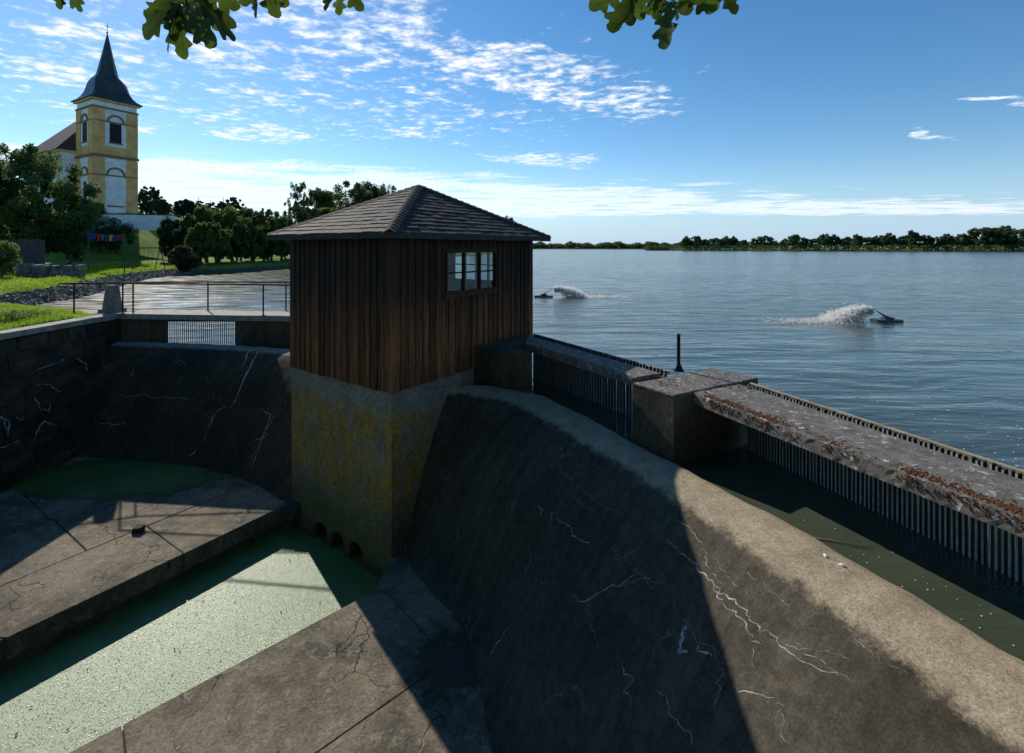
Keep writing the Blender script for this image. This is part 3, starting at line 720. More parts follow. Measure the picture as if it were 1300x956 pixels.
ap_l = paved('apron', [AP_L1, AP_L2], (-2.65, -4.08), 3.1, 2.05, FLOOR, 5, 'broad concrete floor of the basin left of the channel')
AP_R1 = [(-2.45, 8.42), (-.2, 8.42), (-1.0, 9.5), (-2.3, 9.9)]
AP_R2 = [(-2.45, 8.42), (-8.9, 2.3), (1.2, 2.3), (.4, 6.72), (-.1, 8.42)]
ap_r = paved('apron', [AP_R1, AP_R2], (-1.85, -1.7), 3.6, 2.9, FLOOR, 9, 'concrete floor of the basin between channel and right spillway')
# solid kerbs of the channel so that no light shows between slabs and bed
for P_, root, sgn in ((CH_L, ap_l, -1), (CH_R, ap_r, 1)):
    for a, b in zip(P_[:-1], P_[1:]):
        d = Vector((b[0] - a[0], b[1] - a[1])).normalized(); n = Vector((-d.y, d.x))
        if n.x * sgn < 0: n = -n
        q = [(a[0] + n.x * .02, a[1] + n.y * .02), (b[0] + n.x * .02, b[1] + n.y * .02), (b[0] + n.x * .5, b[1] + n.y * .5), (a[0] + n.x * .5, a[1] + n.y * .5)]
        m2 = MB(); m2.prism(q, -7.1, FLOOR - .06); m2.build('kerb_wall', 'shade_block', root)
def blob(cx, cy, rx, ry, z, ang, seed, n=120, rough=.22):
    r = random.Random(seed); ph = [r.uniform(0, 6.28) for _ in range(16)]; pts = []
    for k in range(n):
        a = 2 * math.pi * k / n; f = 1 + sum(rough / (i + 1) ** .85 * math.sin((i * 1 + 2) * a + ph[i]) for i in range(16)) * .6
        x, y = rx * f * math.cos(a), ry * f * math.sin(a); c, s = math.cos(ang), math.sin(ang)
        pts.append((cx + x * c - y * s, cy + x * s + y * c, z))
    return pts
def pool(name, pts, mt, label):
    mb = MB(); mb.add(pts, [tuple(range(len(pts)))]); o = mb.build(name, mt); return tag(o, label, None, None, 'structure')
p = at(135, 605, FLOOR); pool('algae_pool', blob(p.x + .5, p.y - .1, 3.5, 1.35, FLOOR + .018, R(-12), 3, rough=.08), 'algae_edge', 'shallow green algae pool at the foot of the stone wall')
p = at(575, 838, FLOOR); pool('puddle', blob(p.x, p.y - .1, .85, 1.3, FLOOR + .014, R(14), 18, rough=.1), 'wet_film', 'dark puddle on the floor at the foot of the right spillway')

# ================================================================== STRUCTURES
# ---- wing wall on the left: battered face of coursed stones, coping on top
wing = empty('wing_wall', (-13.2, 10, FLOOR)); tag(wing, 'dark stone wing wall with pale coping at the left', 'wall')
WL = Vector(wing.location)
mb = MB()
core = [(-12.5, FLOOR - .3), (-13.12, DECK - .16), (-13.6, DECK - .16), (-13.6, FLOOR - .3)]
mb.rings([[Vector((x, y, z)) - WL for x, z in core] for y in (2.5, 16.3)]); mb.build('core', 'mortar', wing)
r = random.Random(21); nrow = 9; H0, H1 = FLOOR - .1, DECK - .17
for j in range(nrow):
    z0 = H0 + (H1 - H0) * j / nrow; z1 = H0 + (H1 - H0) * (j + 1) / nrow; y = 7.0 + r.uniform(0, .5)
    while y < 16.2:
        wd = r.uniform(.45, .95); y1 = min(y + wd, 16.28)
        def fx(z): return -12.5 - .62 * (z - (FLOOR - .3)) / (DECK - .16 - FLOOR + .3)
        o = r.uniform(.015, .075); g = .014; b = .03
        vs = []
        for (yy, zz, dd) in ((y + g, z0 + g, 0), (y1 - g, z0 + g, 0), (y1 - g, z1 - g, 0), (y + g, z1 - g, 0), (y + g + b, z0 + g + b, o), (y1 - g - b, z0 + g + b, o), (y1 - g - b, z1 - g - b, o), (y + g + b, z1 - g - b, o)):
            jt = .02 if dd else .012
            vs.append(Vector((fx(zz) + dd - (0 if dd else .04), yy + r.uniform(-jt, jt), zz + r.uniform(-jt, jt))) - WL)
        m2 = MB(); m2.add(vs, [(4, 5, 6, 7), (0, 1, 5, 4), (1, 2, 6, 5), (2, 3, 7, 6), (3, 0, 4, 7)]); m2.build('stone', 'wall_stone', wing)
        y = y1
y = 3.0
while y < 15.9:
    y1 = min(y + r.uniform(1.1, 1.6), 15.95); m2 = MB(); m2.rough_box(-13.5, -13.03, y + .006, y1 - .006, DECK - .158, DECK + .0, .008, r); 
    m2.v = [tuple(Vector(p) - WL) for p in m2.v]; m2.build('coping_stone', 'coping', wing); y = y1
# white lime running out of the joints
for k, pl_ in enumerate([[(0, 530), (12, 535), (10, 552)], [(5, 530), (8, 545)], [(20, 530), (28, 535), (30, 530)], [(44, 556), (50, 540), (58, 535), (64, 540)], [(60, 536), (68, 540)], [(48, 490), (62, 488), (72, 495), (78, 498)],
                         [(44, 505), (52, 518), (62, 522), (64, 512)], [(98, 455), (108, 462), (112, 472)], [(40, 470), (70, 462), (82, 455)], [(0, 568), (24, 560)]]):
    m2 = MB(); rr = random.Random(k)
    pos = []
    for a, b in zip(pl_[:-1], pl_[1:]):
        for q in range(4): pos.append((a[0] + (b[0] - a[0]) * q / 4 + rr.gauss(0, .8), a[1] + (b[1] - a[1]) * q / 4 + rr.gauss(0, .8)))
    pos.append(pl_[-1]); P3 = []
    for (px, py) in pos:
        z = -4.0
        for _ in range(12):
            xx = fx(z) + .085; Y = 610 * xx / (px - 650); z = (HOR - py) / 610 * Y
        P3.append(Vector((xx, Y, z)) - WL)
    m2.tube(P3, [rr.uniform(.004, .022) for _ in P3], 5); m2.build('lime_crust', 'calcite', wing, True)

# ---- footbridge on the left with abutments, deck, trash rack, railings
br = empty('footbridge', (-10, 16.3, WATER)); tag(br, 'narrow concrete footbridge with steel railings over the left sluice', 'footbridge'); BL = Vector(br.location)
def bmb(): return MB()
def rel(mb, L): mb.v = [tuple(Vector(p) - L) for p in mb.v]; return mb
deckf = [(-13.05, 15.92), (-7.2, 15.35), (-3.6, 14.9)]; deckb = [(-3.6, 16.1), (-7.1, 16.45), (-13.05, 17.0)]
rel(MB().prism(deckf + deckb, DECK - .17, DECK), BL).build('deck', 'coping', br)
for a, b, nm_ in ((-13.3, -12.05, 0), (-9.0, -6.2, 1)):
    def yy(x): return 15.92 + (x + 13.05) * -.0975
    q = [(a, yy(a) + .12), (b, yy(b) + .12), (b, yy(b) + 1.0), (a, yy(a) + 1.0)]
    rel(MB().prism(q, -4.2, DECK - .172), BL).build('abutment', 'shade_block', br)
rel(MB().box(-12.3, -8.9, 16.05, 16.75, -2.48, DECK - .172), BL).build('beam', 'shade_block', br)
def rail_run(pts, zpost, ztop, posts, name='railing'):
    P3 = [Vector((x, y, ztop)) - BL for x, y in pts]
    rel_ = MB().tube(P3, .026, 8); rel_.build('handrail', 'steel', br, True)
    for (x, y) in posts:
        m2 = MB(); m2.tube([Vector((x, y, zpost)) - BL, Vector((x, y, ztop)) - BL], .024, 8); m2.box(x - .06 - BL.x, x + .06 - BL.x, y - .06 - BL.y, y + .06 - BL.y, zpost - BL.z, zpost + .012 - BL.z)
        m2.build('post', 'steel', br)
fr = [at(154, 398.5, DECK), at(243, 399.5, DECK), at(333, 401.2, DECK), at(372, 402, DECK)]
rail_run([(p.x, p.y + .06) for p in fr] + [(-5.0, 15.2)], DECK, DECK + 1.0, [(fr[0].x, fr[0].y + .06), (fr[2].x, fr[2].y + .06), (-5.3, 15.2)])
bk = [at(94, 398, DECK), at(169, 395.5, DECK), at(264, 394.6, DECK), at(363, 394.8, DECK)]
rail_run([(bk[0].x - .42, bk[0].y - .1)] + [(p.x, p.y) for p in bk] + [(-5.0, 16.1)], DECK, DECK + 1.0, [(p.x, p.y) for p in bk])

def rack(name, p0, p1, pitch, ztop, zbot, depth, thick, mt, label, into):
    d = Vector((p1[0] - p0[0], p1[1] - p0[1])); L = d.length; d.normalize(); ang = math.atan2(d.y, d.x)
    root = empty(name, (p0[0], p0[1], WATER), ang); tag(root, label, 'trash rack')
    m2 = MB().box(-thick / 2, thick / 2, -depth / 2, depth / 2, zbot - WATER, ztop - WATER); me = m2.mesh('bar', 'bar_side_shade'); me.materials.append(M[mt]); me.polygons[2].material_index = 1     # light front edge; sides coloured dark for the shade between bars
    n = int(L / pitch)
    rr = random.Random(int(L * 100))
    for k in range(n + 1):
        place('bar', me, root, (k * pitch + rr.uniform(-.004, .004), 0, rr.uniform(-.012, .006)), (rr.uniform(-.006, .006), rr.uniform(-.006, .006), rr.uniform(-.05, .05)))
    m2 = MB().box(0, L, into * (depth / 2 + .005), into * (depth / 2 + .045), -.9, -.84); m2.build('crossbar', 'bar_dark', root)
    return root, L
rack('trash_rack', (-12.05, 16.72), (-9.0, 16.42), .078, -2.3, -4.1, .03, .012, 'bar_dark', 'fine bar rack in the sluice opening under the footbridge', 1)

# ---- stone bollard at the bridge end
b0 = at(139, 397.5, DECK); bo = empty('stone_bollard', b0 + Vector((0, .12, 0))); tag(bo, 'tapered grey stone bollard at the bridge end by the grass', 'bollard')
m2 = MB(); m2.rings([[(sx * s_, sy * s_, z) for sx, sy in ((-1, -1), (1, -1), (1, 1), (-1, 1))] for s_, z in ((.27, 0), (.27, .10), (.25, .13))]); m2.build('foot', 'stone_trim', bo)
m2 = MB(); n_ = 16; m2.rings([[(s_ * math.copysign(abs(math.cos(a)) ** .6, math.cos(a)), s_ * math.copysign(abs(math.sin(a)) ** .6, math.sin(a)), z) for a in [2 * math.pi * k / n_ for k in range(n_)]] for s_, z in ((.235, .131), (.16, .86), (.15, .90), (.12, .925), (.05, .935))]); m2.build('shaft', 'stone_trim', bo)

# ---- valve tower: concrete base with three outlets, timber hut, shingled roof
C0 = Vector((-2.33, 9.30)); HX, HY = 4.93, 3.55; HA = math.atan2(.813, .583)
tower = empty('valve_hut', (C0.x, C0.y, CHAN), HA); tag(tower, 'dark timber hut with shingled pyramid roof on a stained concrete tower', 'hut')
Z = lambda z: z - CHAN
WB = -2.76; EAVE = .274; APEX = 1.56
arch = []
yc = [1.12, 1.75, 2.36]; ra = .23; zc_ = -6.34
outl = [(0, -7.1), (0, WB), (HY, WB), (HY, -7.1)]
pts = [(HY, -7.1)]
poly = [(0.0, -7.1)]
for y0 in yc:
    poly.append((y0 - ra, -7.1)); 
    for k in range(13):
        a = math.pi - math.pi * k / 12; poly.append((y0 + ra * math.cos(a), zc_ + ra * math.sin(a)))
    poly.append((y0 + ra, -7.1))
poly += [(HY, -7.1), (HY, WB), (0.0, WB)]
n = len(poly); m2 = MB()
vs = [(0.0, y, Z(z)) for y, z in poly] + [(.45, y, Z(z)) for y, z in poly]
m2.add(vs, [tuple(range(n))[::-1], tuple(range(n, 2 * n))] + [(i, (i + 1) % n, n + (i + 1) % n, n + i) for i in range(n)])
base = m2.build('base', 'tower', tower)
m2 = MB().box(.45, HX, 0, HY, Z(-7.1), Z(WB)); m2.build('base_block', 'tower', tower)
for y0 in yc:                                             # voussoir ring of each outlet
    pass
# timber walls: boards with cover strips, each its own piece
def opening(z0, z1, holes, u0, u1):
    """vertical spans left between z0 and z1 after cutting holes that the strip u0..u1 meets"""
    spans = [(z0, z1)]
    for (a, b, c, d) in holes:
        if u1 > a + .002 and u0 < b - .002:
            ns = []
            for (p, q) in spans:
                if c > p: ns.append((p, min(q, c)))
                if d < q: ns.append((max(p, d), q))
            spans = [x for x in ns if x[1] - x[0] > .02]
    return spans
WT = EAVE - .06
WIN = (1.44, 3.26, -1.03, -.07)                # window in the right-hand wall (along the wall, height)
BWIN = (.95, 2.85, -1.02, .02)                 # window in the lake wall
def wall_run(length, holes, tf, nb, seed, zb=WB, mt='board'):
    rr = random.Random(seed); wdt = length / nb
    for k in range(nb):
        u0, u1 = k * wdt + .003, (k + 1) * wdt - .003
        cuts = [u0, u1]
        for h in holes:
            for e in (h[0], h[1]):
                if u0 + .015 < e < u1 - .015: cuts.append(e)
        cuts.sort()
        for c0, c1 in zip(cuts[:-1], cuts[1:]):
            for (z0, z1) in opening(zb - .06 + rr.uniform(-.015, .01), WT, holes, c0, c1):
                m2 = MB(); m2.add([tf(u, o, z) for u, o, z in ((c0, 0, z0), (c1, 0, z0), (c1, .024, z0), (c0, .024, z0), (c0, 0, z1), (c1, 0, z1), (c1, .024, z1), (c0, .024, z1))],
                                  [(0, 3, 2, 1), (4, 5, 6, 7), (0, 1, 5, 4), (1, 2, 6, 5), (2, 3, 7, 6), (3, 0, 4, 7)])
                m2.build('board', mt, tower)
    for k in range(1, nb):
        u = k * wdt
        if any(h[0] - .02 < u < h[1] + .02 for h in holes): sp = opening(zb - .05, WT, [(h[0] - .05, h[1] + .05, h[2] - .06, h[3] + .05) for h in holes], u - .01, u + .01)
        else: sp = [(zb - .05 + rr.uniform(-.01, .01), WT)]
        for (z0, z1) in sp:
            hw = .021 + rr.uniform(-.002, .003)
            m2 = MB(); m2.add([tf(uu, o, z) for uu, o, z in ((u - hw, .025, z0), (u + hw, .025, z0), (u + hw, .043, z0), (u - hw, .043, z0), (u - hw, .025, z1), (u + hw, .025, z1), (u + hw, .043, z1), (u - hw, .043, z1))],
                              [(0, 3, 2, 1), (4, 5, 6, 7), (0, 1, 5, 4), (1, 2, 6, 5), (2, 3, 7, 6), (3, 0, 4, 7)])
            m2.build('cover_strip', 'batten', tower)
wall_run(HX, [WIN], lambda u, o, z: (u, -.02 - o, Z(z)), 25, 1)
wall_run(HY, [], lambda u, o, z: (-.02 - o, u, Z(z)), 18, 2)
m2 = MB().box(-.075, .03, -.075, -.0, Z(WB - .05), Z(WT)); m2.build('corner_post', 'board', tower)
# inner lining that closes the walls
def lining(hole, L, tf):
    m2 = MB(); a, b, c, d = hole if hole else (0, 0, 0, 0)
    rects = [(0, L, WB, WT)] if not hole else [(0, a, WB, WT), (b, L, WB, WT), (a, b, WB, c), (a, b, d, WT)]
    for (u0, u1, z0, z1) in rects:
        m2.add([tf(u, o, z) for u, o, z in ((u0, 0, z0), (u1, 0, z0), (u1, .06, z0), (u0, .06, z0), (u0, 0, z1), (u1, 0, z1), (u1, .06, z1), (u0, .06, z1))],
               [(0, 3, 2, 1), (4, 5, 6, 7), (0, 1, 5, 4), (1, 2, 6, 5), (2, 3, 7, 6), (3, 0, 4, 7)])
    return m2.build('lining', 'interior', tower)
lining(WIN, HX, lambda u, o, z: (u, o - .018, Z(z)))
lining(None, HY - .13, lambda u, o, z: (o - .018, u + .065, Z(z)))
lining(None, HX, lambda u, o, z: (u, HY - o, Z(z)))
lining(BWIN, HY - .13, lambda u, o, z: (HX - o, u + .065, Z(z)))
m2 = MB().box(.06, HX - .07, .06, HY - .07, Z(WB + .002), Z(WB + .06)); m2.build('floor_boards', 'interior', tower)
# windows: frame, sill, glazing bars, panes
def window(hole, tf, cols, rows, sill, dep0=-.02, dep1=.06):
    a, b, c, d = hole; t = .055
    def bar(name, u0, u1, z0, z1, o0, o1, par, mt='board'):
        m2 = MB(); m2.add([tf(u, o, z) for u, o, z in ((u0, o0, z0), (u1, o0, z0), (u1, o1, z0), (u0, o1, z0), (u0, o0, z1), (u1, o0, z1), (u1, o1, z1), (u0, o1, z1))],
                          [(0, 3, 2, 1), (4, 5, 6, 7), (0, 1, 5, 4), (1, 2, 6, 5), (2, 3, 7, 6), (3, 0, 4, 7)])
        return m2.build(name, mt, par)
    fr_ = bar('window', a, b, c, c + t, -.03, dep1, tower)
    bar('frame_rail', a, b, d - t, d, -.03, dep1, fr_); bar('frame_stile', a, a + t, c + t + .002, d - t - .002, -.03, dep1, fr_); bar('frame_stile', b - t, b, c + t + .002, d - t - .002, -.03, dep1, fr_)
    if sill:
        bar('sill', a - .08, b + .08, c - .07, c - .004, -.02, .11, fr_); bar('head_trim', a - .05, b + .05, d + .004, d + .06, -.0, .05, fr_)
    zm = (c + d) / 2 - .02; w_ = (b - a - 2 * t) / cols
    for k in range(cols):
        u0 = a + t + k * w_; u1 = u0 + w_
        if k: bar('mullion', u0 - .028, u0 + .028, c + t + .002, d - t - .002, -.02, .04, fr_)
        for q in range(rows):
            z0 = c + t + (zm - c - t) * 1.0 * q if rows == 2 else c + t; z1 = (zm if q == 0 else d - t) if rows == 2 else d - t
            if rows == 2 and q == 1: z0 = zm
            bar('pane', u0 + .004, u1 - .004, z0 + .004, z1 - .004, .0, .004, fr_, 'glass')
        if rows == 2: bar('glazing_bar', u0 + (.03 if k else .002), u1 - (.03 if k < cols - 1 else .002), zm - .016, zm + .016, -.012, .024, fr_)
window(WIN, lambda u, o, z: (u, -.012 - o, Z(z)), 3, 2, True)
window((BWIN[0] + .065, BWIN[1] + .065, BWIN[2], BWIN[3]), lambda u, o, z: (HX - .03 + o, u, Z(z)), 4, 2, False)
# roof: sheathing, fascia, shingles laid in courses
OV = .35
e = [(-OV, -OV), (HX + OV, -OV), (HX + OV, HY + OV), (-OV, HY + OV)]
ap = Vector((HX / 2 - .02, HY / 2 + .06, Z(APEX)))
m2 = MB(); zb_ = Z(EAVE)
m2.add([(x, y, zb_ - .03) for x, y in e] + [(x, y, zb_) for x, y in e] + [tuple(ap)], [(0, 3, 2, 1), (0, 1, 5, 4), (1, 2, 6, 5), (2, 3, 7, 6), (3, 0, 4, 7), (4, 5, 8), (5, 6, 8), (6, 7, 8), (7, 4, 8)])
roof = m2.build('roof', 'dark_wood_fence', tower)
rr = random.Random(5)
def shingle_face(A, B, rows, wdt, single):
    A, B = Vector((A[0], A[1], zb_)), Vector((B[0], B[1], zb_)); bag = MB()
    nrm = (B - A).cross(ap - A).normalized()
    if nrm.z < 0: nrm = -nrm
    base_dir = (B - A).normalized(); mid = (A + B) / 2
    # foot of the apex on the eave line
    foot = A + base_dir * (ap - A).dot(base_dir); up = (ap - foot); slope = up.length; up.normalize()
    for r_ in range(rows):
        h0 = slope * (r_ - .12) / rows; h1 = min(slope * (r_ + 1.25) / rows, slope * .995)
        def ends(h):
            t = max(0, min(1, h / slope)); return A.lerp(ap, t), B.lerp(ap, t)
        l0, r0 = ends(slope * r_ / rows); l1, r1 = ends(slope * (r_ + 1) / rows)
        ua, ub = (l0 - A).dot(base_dir), (r0 - A).dot(base_dir); va, vb = (l1 - A).dot(base_dir), (r1 - A).dot(base_dir)
        u = ua - rr.uniform(0, wdt)
        while u < ub:
            ww = wdt * rr.uniform(.8, 1.2); u0, u1 = max(u + .004, ua - .0), min(u + ww - .004, ub); u += ww
            if u1 - u0 < .03: continue
            hh0 = h0 + rr.uniform(-.012, .012)
            t0, t1 = max(u0, va), min(u1, vb)
            if t1 - t0 < .01: t0 = t1 = (max(va, min(vb, (u0 + u1) / 2)))
            lift = .030 + rr.uniform(0, .012); th = .010
            P = lambda uu, h, o: A + base_dir * uu + up * h + nrm * o
            vs = [P(u0, hh0, lift - th), P(u1, hh0, lift - th + rr.uniform(-.003, .006)), P(t1, h1, .004), P(t0, h1, .004), P(u0, hh0, lift), P(u1, hh0, lift), P(t1, h1, .014), P(t0, h1, .014)]
            fs = [(0, 3, 2, 1), (4, 5, 6, 7), (0, 1, 5, 4), (1, 2, 6, 5), (2, 3, 7, 6), (3, 0, 4, 7)]
            if single:
                q = MB(); q.add(vs, fs); q.build('shingle', 'shingle', roof)
            else: bag.add(vs, fs)
    if not single: tag(bag.build('rear_shingles', 'shingle', roof), kind='stuff')
shingle_face(e[0], e[1], 14, .285, True)
shingle_face(e[3], e[0], 14, .285, True)
shingle_face(e[1], e[2], 12, .31, False)
shingle_face(e[2], e[3], 12, .31, False)
def hip(E, single=True):
    A = Vector((E[0], E[1], zb_)); d = ap - A; L = d.length; n_ = int(L / .17); d.normalize()
    for k in range(n_):
        p0 = A + d * (k * L / n_ - .03) + Vector((0, 0, .045 + .02)); p1 = A + d * ((k + 1) * L / n_ + .03) + Vector((0, 0, .05))
        side = d.cross(Vector((0, 0, 1))).normalized(); w_ = .12
        dn = Vector((0, 0, -.055)); vs = [p0 - side * w_ + dn, p0 + Vector((0, 0, .012)), p0 + side * w_ + dn, p1 - side * w_ + dn, p1, p1 + side * w_ + dn]
        vs += [v_ - Vector((0, 0, .014)) for v_ in vs]
        m2 = MB(); m2.add(vs, [(0, 1, 4, 3), (1, 2, 5, 4), (6, 9, 10, 7), (7, 10, 11, 8), (0, 6, 7, 1), (1, 7, 8, 2), (3, 4, 10, 9), (4, 5, 11, 10), (0, 3, 9, 6), (2, 8, 11, 5)])
        m2.build('ridge_tile', 'shingle', roof)
for q in (e[0], e[1], e[3]): hip(q)
m2 = MB().box(-OV - .02, HX + OV + .02, -OV - .045, -OV - .02, zb_ - .11, zb_ + .012); m2.build('fascia', 'shingle', roof)
m2 = MB().box(-OV - .045, -OV - .02, -OV - .045, HY + OV + .02, zb_ - .11, zb_ + .012); m2.build('fascia', 'shingle', roof)
m2 = MB().box(-OV - .018, HX + OV, -OV - .018, -.0, zb_ - .065, zb_ - .032); m2.build('soffit', 'dark_wood_fence', roof)
m2 = MB().box(-OV - .018, -.0, 0.002, HY + OV, zb_ - .065, zb_ - .032); m2.build('soffit', 'dark_wood_fence', roof)

# ---- block at the hut end of the walkway
mb = MB(); mb.prism([(-.95, 11.35), (.40, 10.25), (.50, 11.95), (.42, 13.4), (-.6, 12.6)], -4.4, -2.32)
o = mb.build('abutment_block', 'shade_block'); tag(o, 'dark concrete block between the hut wall and the walkway rack', 'concrete block')

# ---- right-hand walkway: slab A (hut to pier), pier, slab B (pier towards the viewer)
walk = empty('walkway', (2.6, 8.0, WATER)); tag(walk, 'lichen covered concrete walkway slab on a pier along the lake edge', 'walkway'); KL = Vector(walk.location)
uA = Vector((.52, -.854)); nA = Vector((.854, .52))
def slab_mesh(poly, z0, z1, step, jit, seed):
    """slab whose upper edge is broken and worn"""
    rr = random.Random(seed); pts = []
    for a, b in zip(poly, poly[1:] + poly[:1]):
        L = math.hypot(b[0] - a[0], b[1] - a[1]); n_ = max(1, int(L / step))
        for k in range(n_):
            t = k / n_; j = jit * .3 if k else 0
            pts.append((a[0] + (b[0] - a[0]) * t + rr.gauss(0, j), a[1] + (b[1] - a[1]) * t + rr.gauss(0, j)))
    a = sum(pts[i][0] * pts[(i + 1) % len(pts)][1] - pts[(i + 1) % len(pts)][0] * pts[i][1] for i in range(len(pts)))
    if a < 0: pts = pts[::-1]
    ins = inset(pts, .0); n_ = len(pts); top = []
    for i, p in enumerate(pts):
        pr, nx_ = pts[i - 1], pts[(i + 1) % n_]; d = Vector((nx_[0] - pr[0], nx_[1] - pr[1])).normalized(); nn = Vector((-d.y, d.x)); q = rr.uniform(.008, .035)
        top.append((p[0] + nn.x * q, p[1] + nn.y * q))
    def jig(s_): return [(x + rr.gauss(0, s_), y + rr.gauss(0, s_)) for x, y in pts]
    m2 = MB(); m2.rings([[(x, y, z0) for x, y in jig(jit * .8)], [(x, y, z0 + (z1 - z0) * .3) for x, y in jig(jit * .8)], [(x, y, z0 + (z1 - z0) * .6) for x, y in jig(jit * .8)], [(x, y, z1 - rr.uniform(.006, .03)) for x, y in jig(jit * .8)], [(x, y, z1) for x, y in top]])
    return m2
A_far0, A_far1 = (.42, 12.05), (2.62, 8.38); 
A_near0, A_near1 = (.30, 11.1), (2.12, 8.15)
rel(slab_mesh([A_far0, A_near0, A_near1, A_far1], DECK - .17, DECK, .14, .008, 3), KL).build('slab', 'slab', walk)
pN, pL, pF, pB = (2.39, 7.10), (1.94, 7.74), (4.12, 8.05), (3.62, 8.72)
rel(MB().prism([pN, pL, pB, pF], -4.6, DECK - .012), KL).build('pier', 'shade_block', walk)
rel(slab_mesh([pN, pL, pB, pF], DECK - .011, DECK + .012, .2, .004, 4), KL).build('pier_cap', 'slab', walk)
B_near0, B_near1 = (2.76, 7.33), (4.62, 1.2); B_far0, B_far1 = (3.68, 7.75), (6.15, 1.2)
B_near0 = (2.74, 7.32)
rel(slab_mesh([B_far0, B_near0, (4.18, 3.92), (5.25, 1.3), (6.1, 1.2), (4.83, 4.62)], DECK - .175, DECK - .003, .06, .004, 5), KL).build('slab', 'slab', walk)
# moss cushions along the near edge of the long slab
rr = random.Random(77); mb = MB()
ico = [(-.526, 0, .85), (.526, 0, .85), (0, .85, .526), (0, -.85, .526), (.85, .526, 0), (.85, -.526, 0), (-.85, .526, 0), (-.85, -.526, 0)]
def cushion(mb, x, y, z, r_, h):
    n_ = 7; a0 = rr.uniform(0, 6); vs = [(x, y, z + h)]
    for lv, (k, zz) in enumerate(((.6, .75), (1.0, -.05))):
        for i in range(n_):
            a = a0 + 2 * math.pi * i / n_; q = r_ * k * rr.uniform(.75, 1.25); vs.append((x + q * math.cos(a), y + q * math.sin(a), z + h * zz))
    fs = [(0, 1 + i, 1 + (i + 1) % n_) for i in range(n_)] + [(1 + i, 1 + n_ + i, 1 + n_ + (i + 1) % n_, 1 + (i + 1) % n_) for i in range(n_)]
    mb.add(vs, fs)
ed = [(2.74, 7.32), (4.18, 3.92), (5.25, 1.3)]
def edge_pt(t):
    L1 = math.hypot(ed[1][0] - ed[0][0], ed[1][1] - ed[0][1]); L2 = math.hypot(ed[2][0] - ed[1][0], ed[2][1] - ed[1][1]); s_ = t * (L1 + L2)
    a, b, q = (ed[0], ed[1], s_ / L1) if s_ < L1 else (ed[1], ed[2], (s_ - L1) / L2)
    d = Vector((b[0] - a[0], b[1] - a[1])).normalized(); return a[0] + (b[0] - a[0]) * q, a[1] + (b[1] - a[1]) * q, d
centers = [rr.random() for _ in range(52)]
for c in centers:
    spread_ = rr.uniform(.004, .035)
    for k in range(rr.randint(20, 80)):
        t = c + rr.gauss(0, spread_)
        if not .03 < t < 1: continue
        x, y, d = edge_pt(t); off = abs(rr.gauss(.06, .06)); nx_, ny_ = -d.y, d.x
        if nx_ < 0: nx_, ny_ = -nx_, -ny_
        if rr.random() < .12: cushion(mb, x + nx_ * -.004, y + ny_ * -.004, DECK - rr.uniform(.02, .12), rr.uniform(.008, .018), rr.uniform(.008, .014))
        else: cushion(mb, x + nx_ * (off + .02), y + ny_ * (off + .02), DECK - .006, rr.uniform(.006, .02), rr.uniform(.005, .016))
for k in range(90):
    q = at(rr.choice((835, 850, 905, 925)) + rr.gauss(0, 10), 0 + rr.choice((489, 478, 486)) + rr.gauss(0, 2.5), DECK)
    cushion(mb, q.x, q.y, DECK + .008, rr.uniform(.012, .035), rr.uniform(.006, .015))
tag(rel(mb, KL).build('moss', 'moss', walk, True), kind='stuff')
# steel stub post
sp = at(864.5, 470, DECK); sp = Vector((sp.x - .06, sp.y - .05, DECK)); po = empty('steel_post', sp); tag(po, 'short dark steel post standing upright on the walkway by the pier', 'post')
m2 = MB(); m2.box(-.028, .028, -.012, .012, .0, .66); m2.box(-.012, .012, .0121, .03, .0, .655); m2.build('upright', 'steel', po)
m2 = MB(); m2.box(-.08, .08, -.08, .08, 0, .015); m2.add([(-.075, -.013, .0155), (.075, -.013, .0155), (.03, -.013, .13), (-.03, -.013, .13), (-.075, -.03, .0155), (.075, -.03, .0155), (.03, -.03, .13), (-.03, -.03, .13)], [(3, 2, 1, 0), (4, 5, 6, 7), (0, 1, 5, 4), (1, 2, 6, 5), (2, 3, 7, 6), (3, 0, 4, 7)]); m2.build('foot_plate', 'steel', po)
# racks on the lake side of the slabs
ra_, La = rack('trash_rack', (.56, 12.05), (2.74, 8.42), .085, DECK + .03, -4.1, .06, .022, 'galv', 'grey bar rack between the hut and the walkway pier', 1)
m2 = MB().box(0, La - .05, .04, .09, 1.005, 1.06); m2.build('top_timber', 'timber_pale', ra_)
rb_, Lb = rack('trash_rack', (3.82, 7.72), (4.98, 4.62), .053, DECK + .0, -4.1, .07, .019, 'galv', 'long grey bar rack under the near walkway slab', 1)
m2 = MB().box(-.05, Lb, .045, .10, 1.0, 1.055); m2.build('top_timber', 'timber_pale', rb_)
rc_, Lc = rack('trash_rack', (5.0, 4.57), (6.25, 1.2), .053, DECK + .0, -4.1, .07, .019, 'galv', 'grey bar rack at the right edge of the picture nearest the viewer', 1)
m2 = MB().box(0, Lc, .045, .10, 1.0, 1.055); m2.build('top_timber', 'timber_pale', rc_)
#@@OBJECTS
# ================================================================== CHURCH
K = Vector((-59.3, 68.0, 4.9)) * 1.25; TH = math.atan2(.87, .49); TW = 5.3
ch = empty('church', K, TH); ch.scale = (1.25, 1.25, 1.25); tag(ch, 'yellow and white baroque church with dark bell-shaped spire on the hill', 'church')
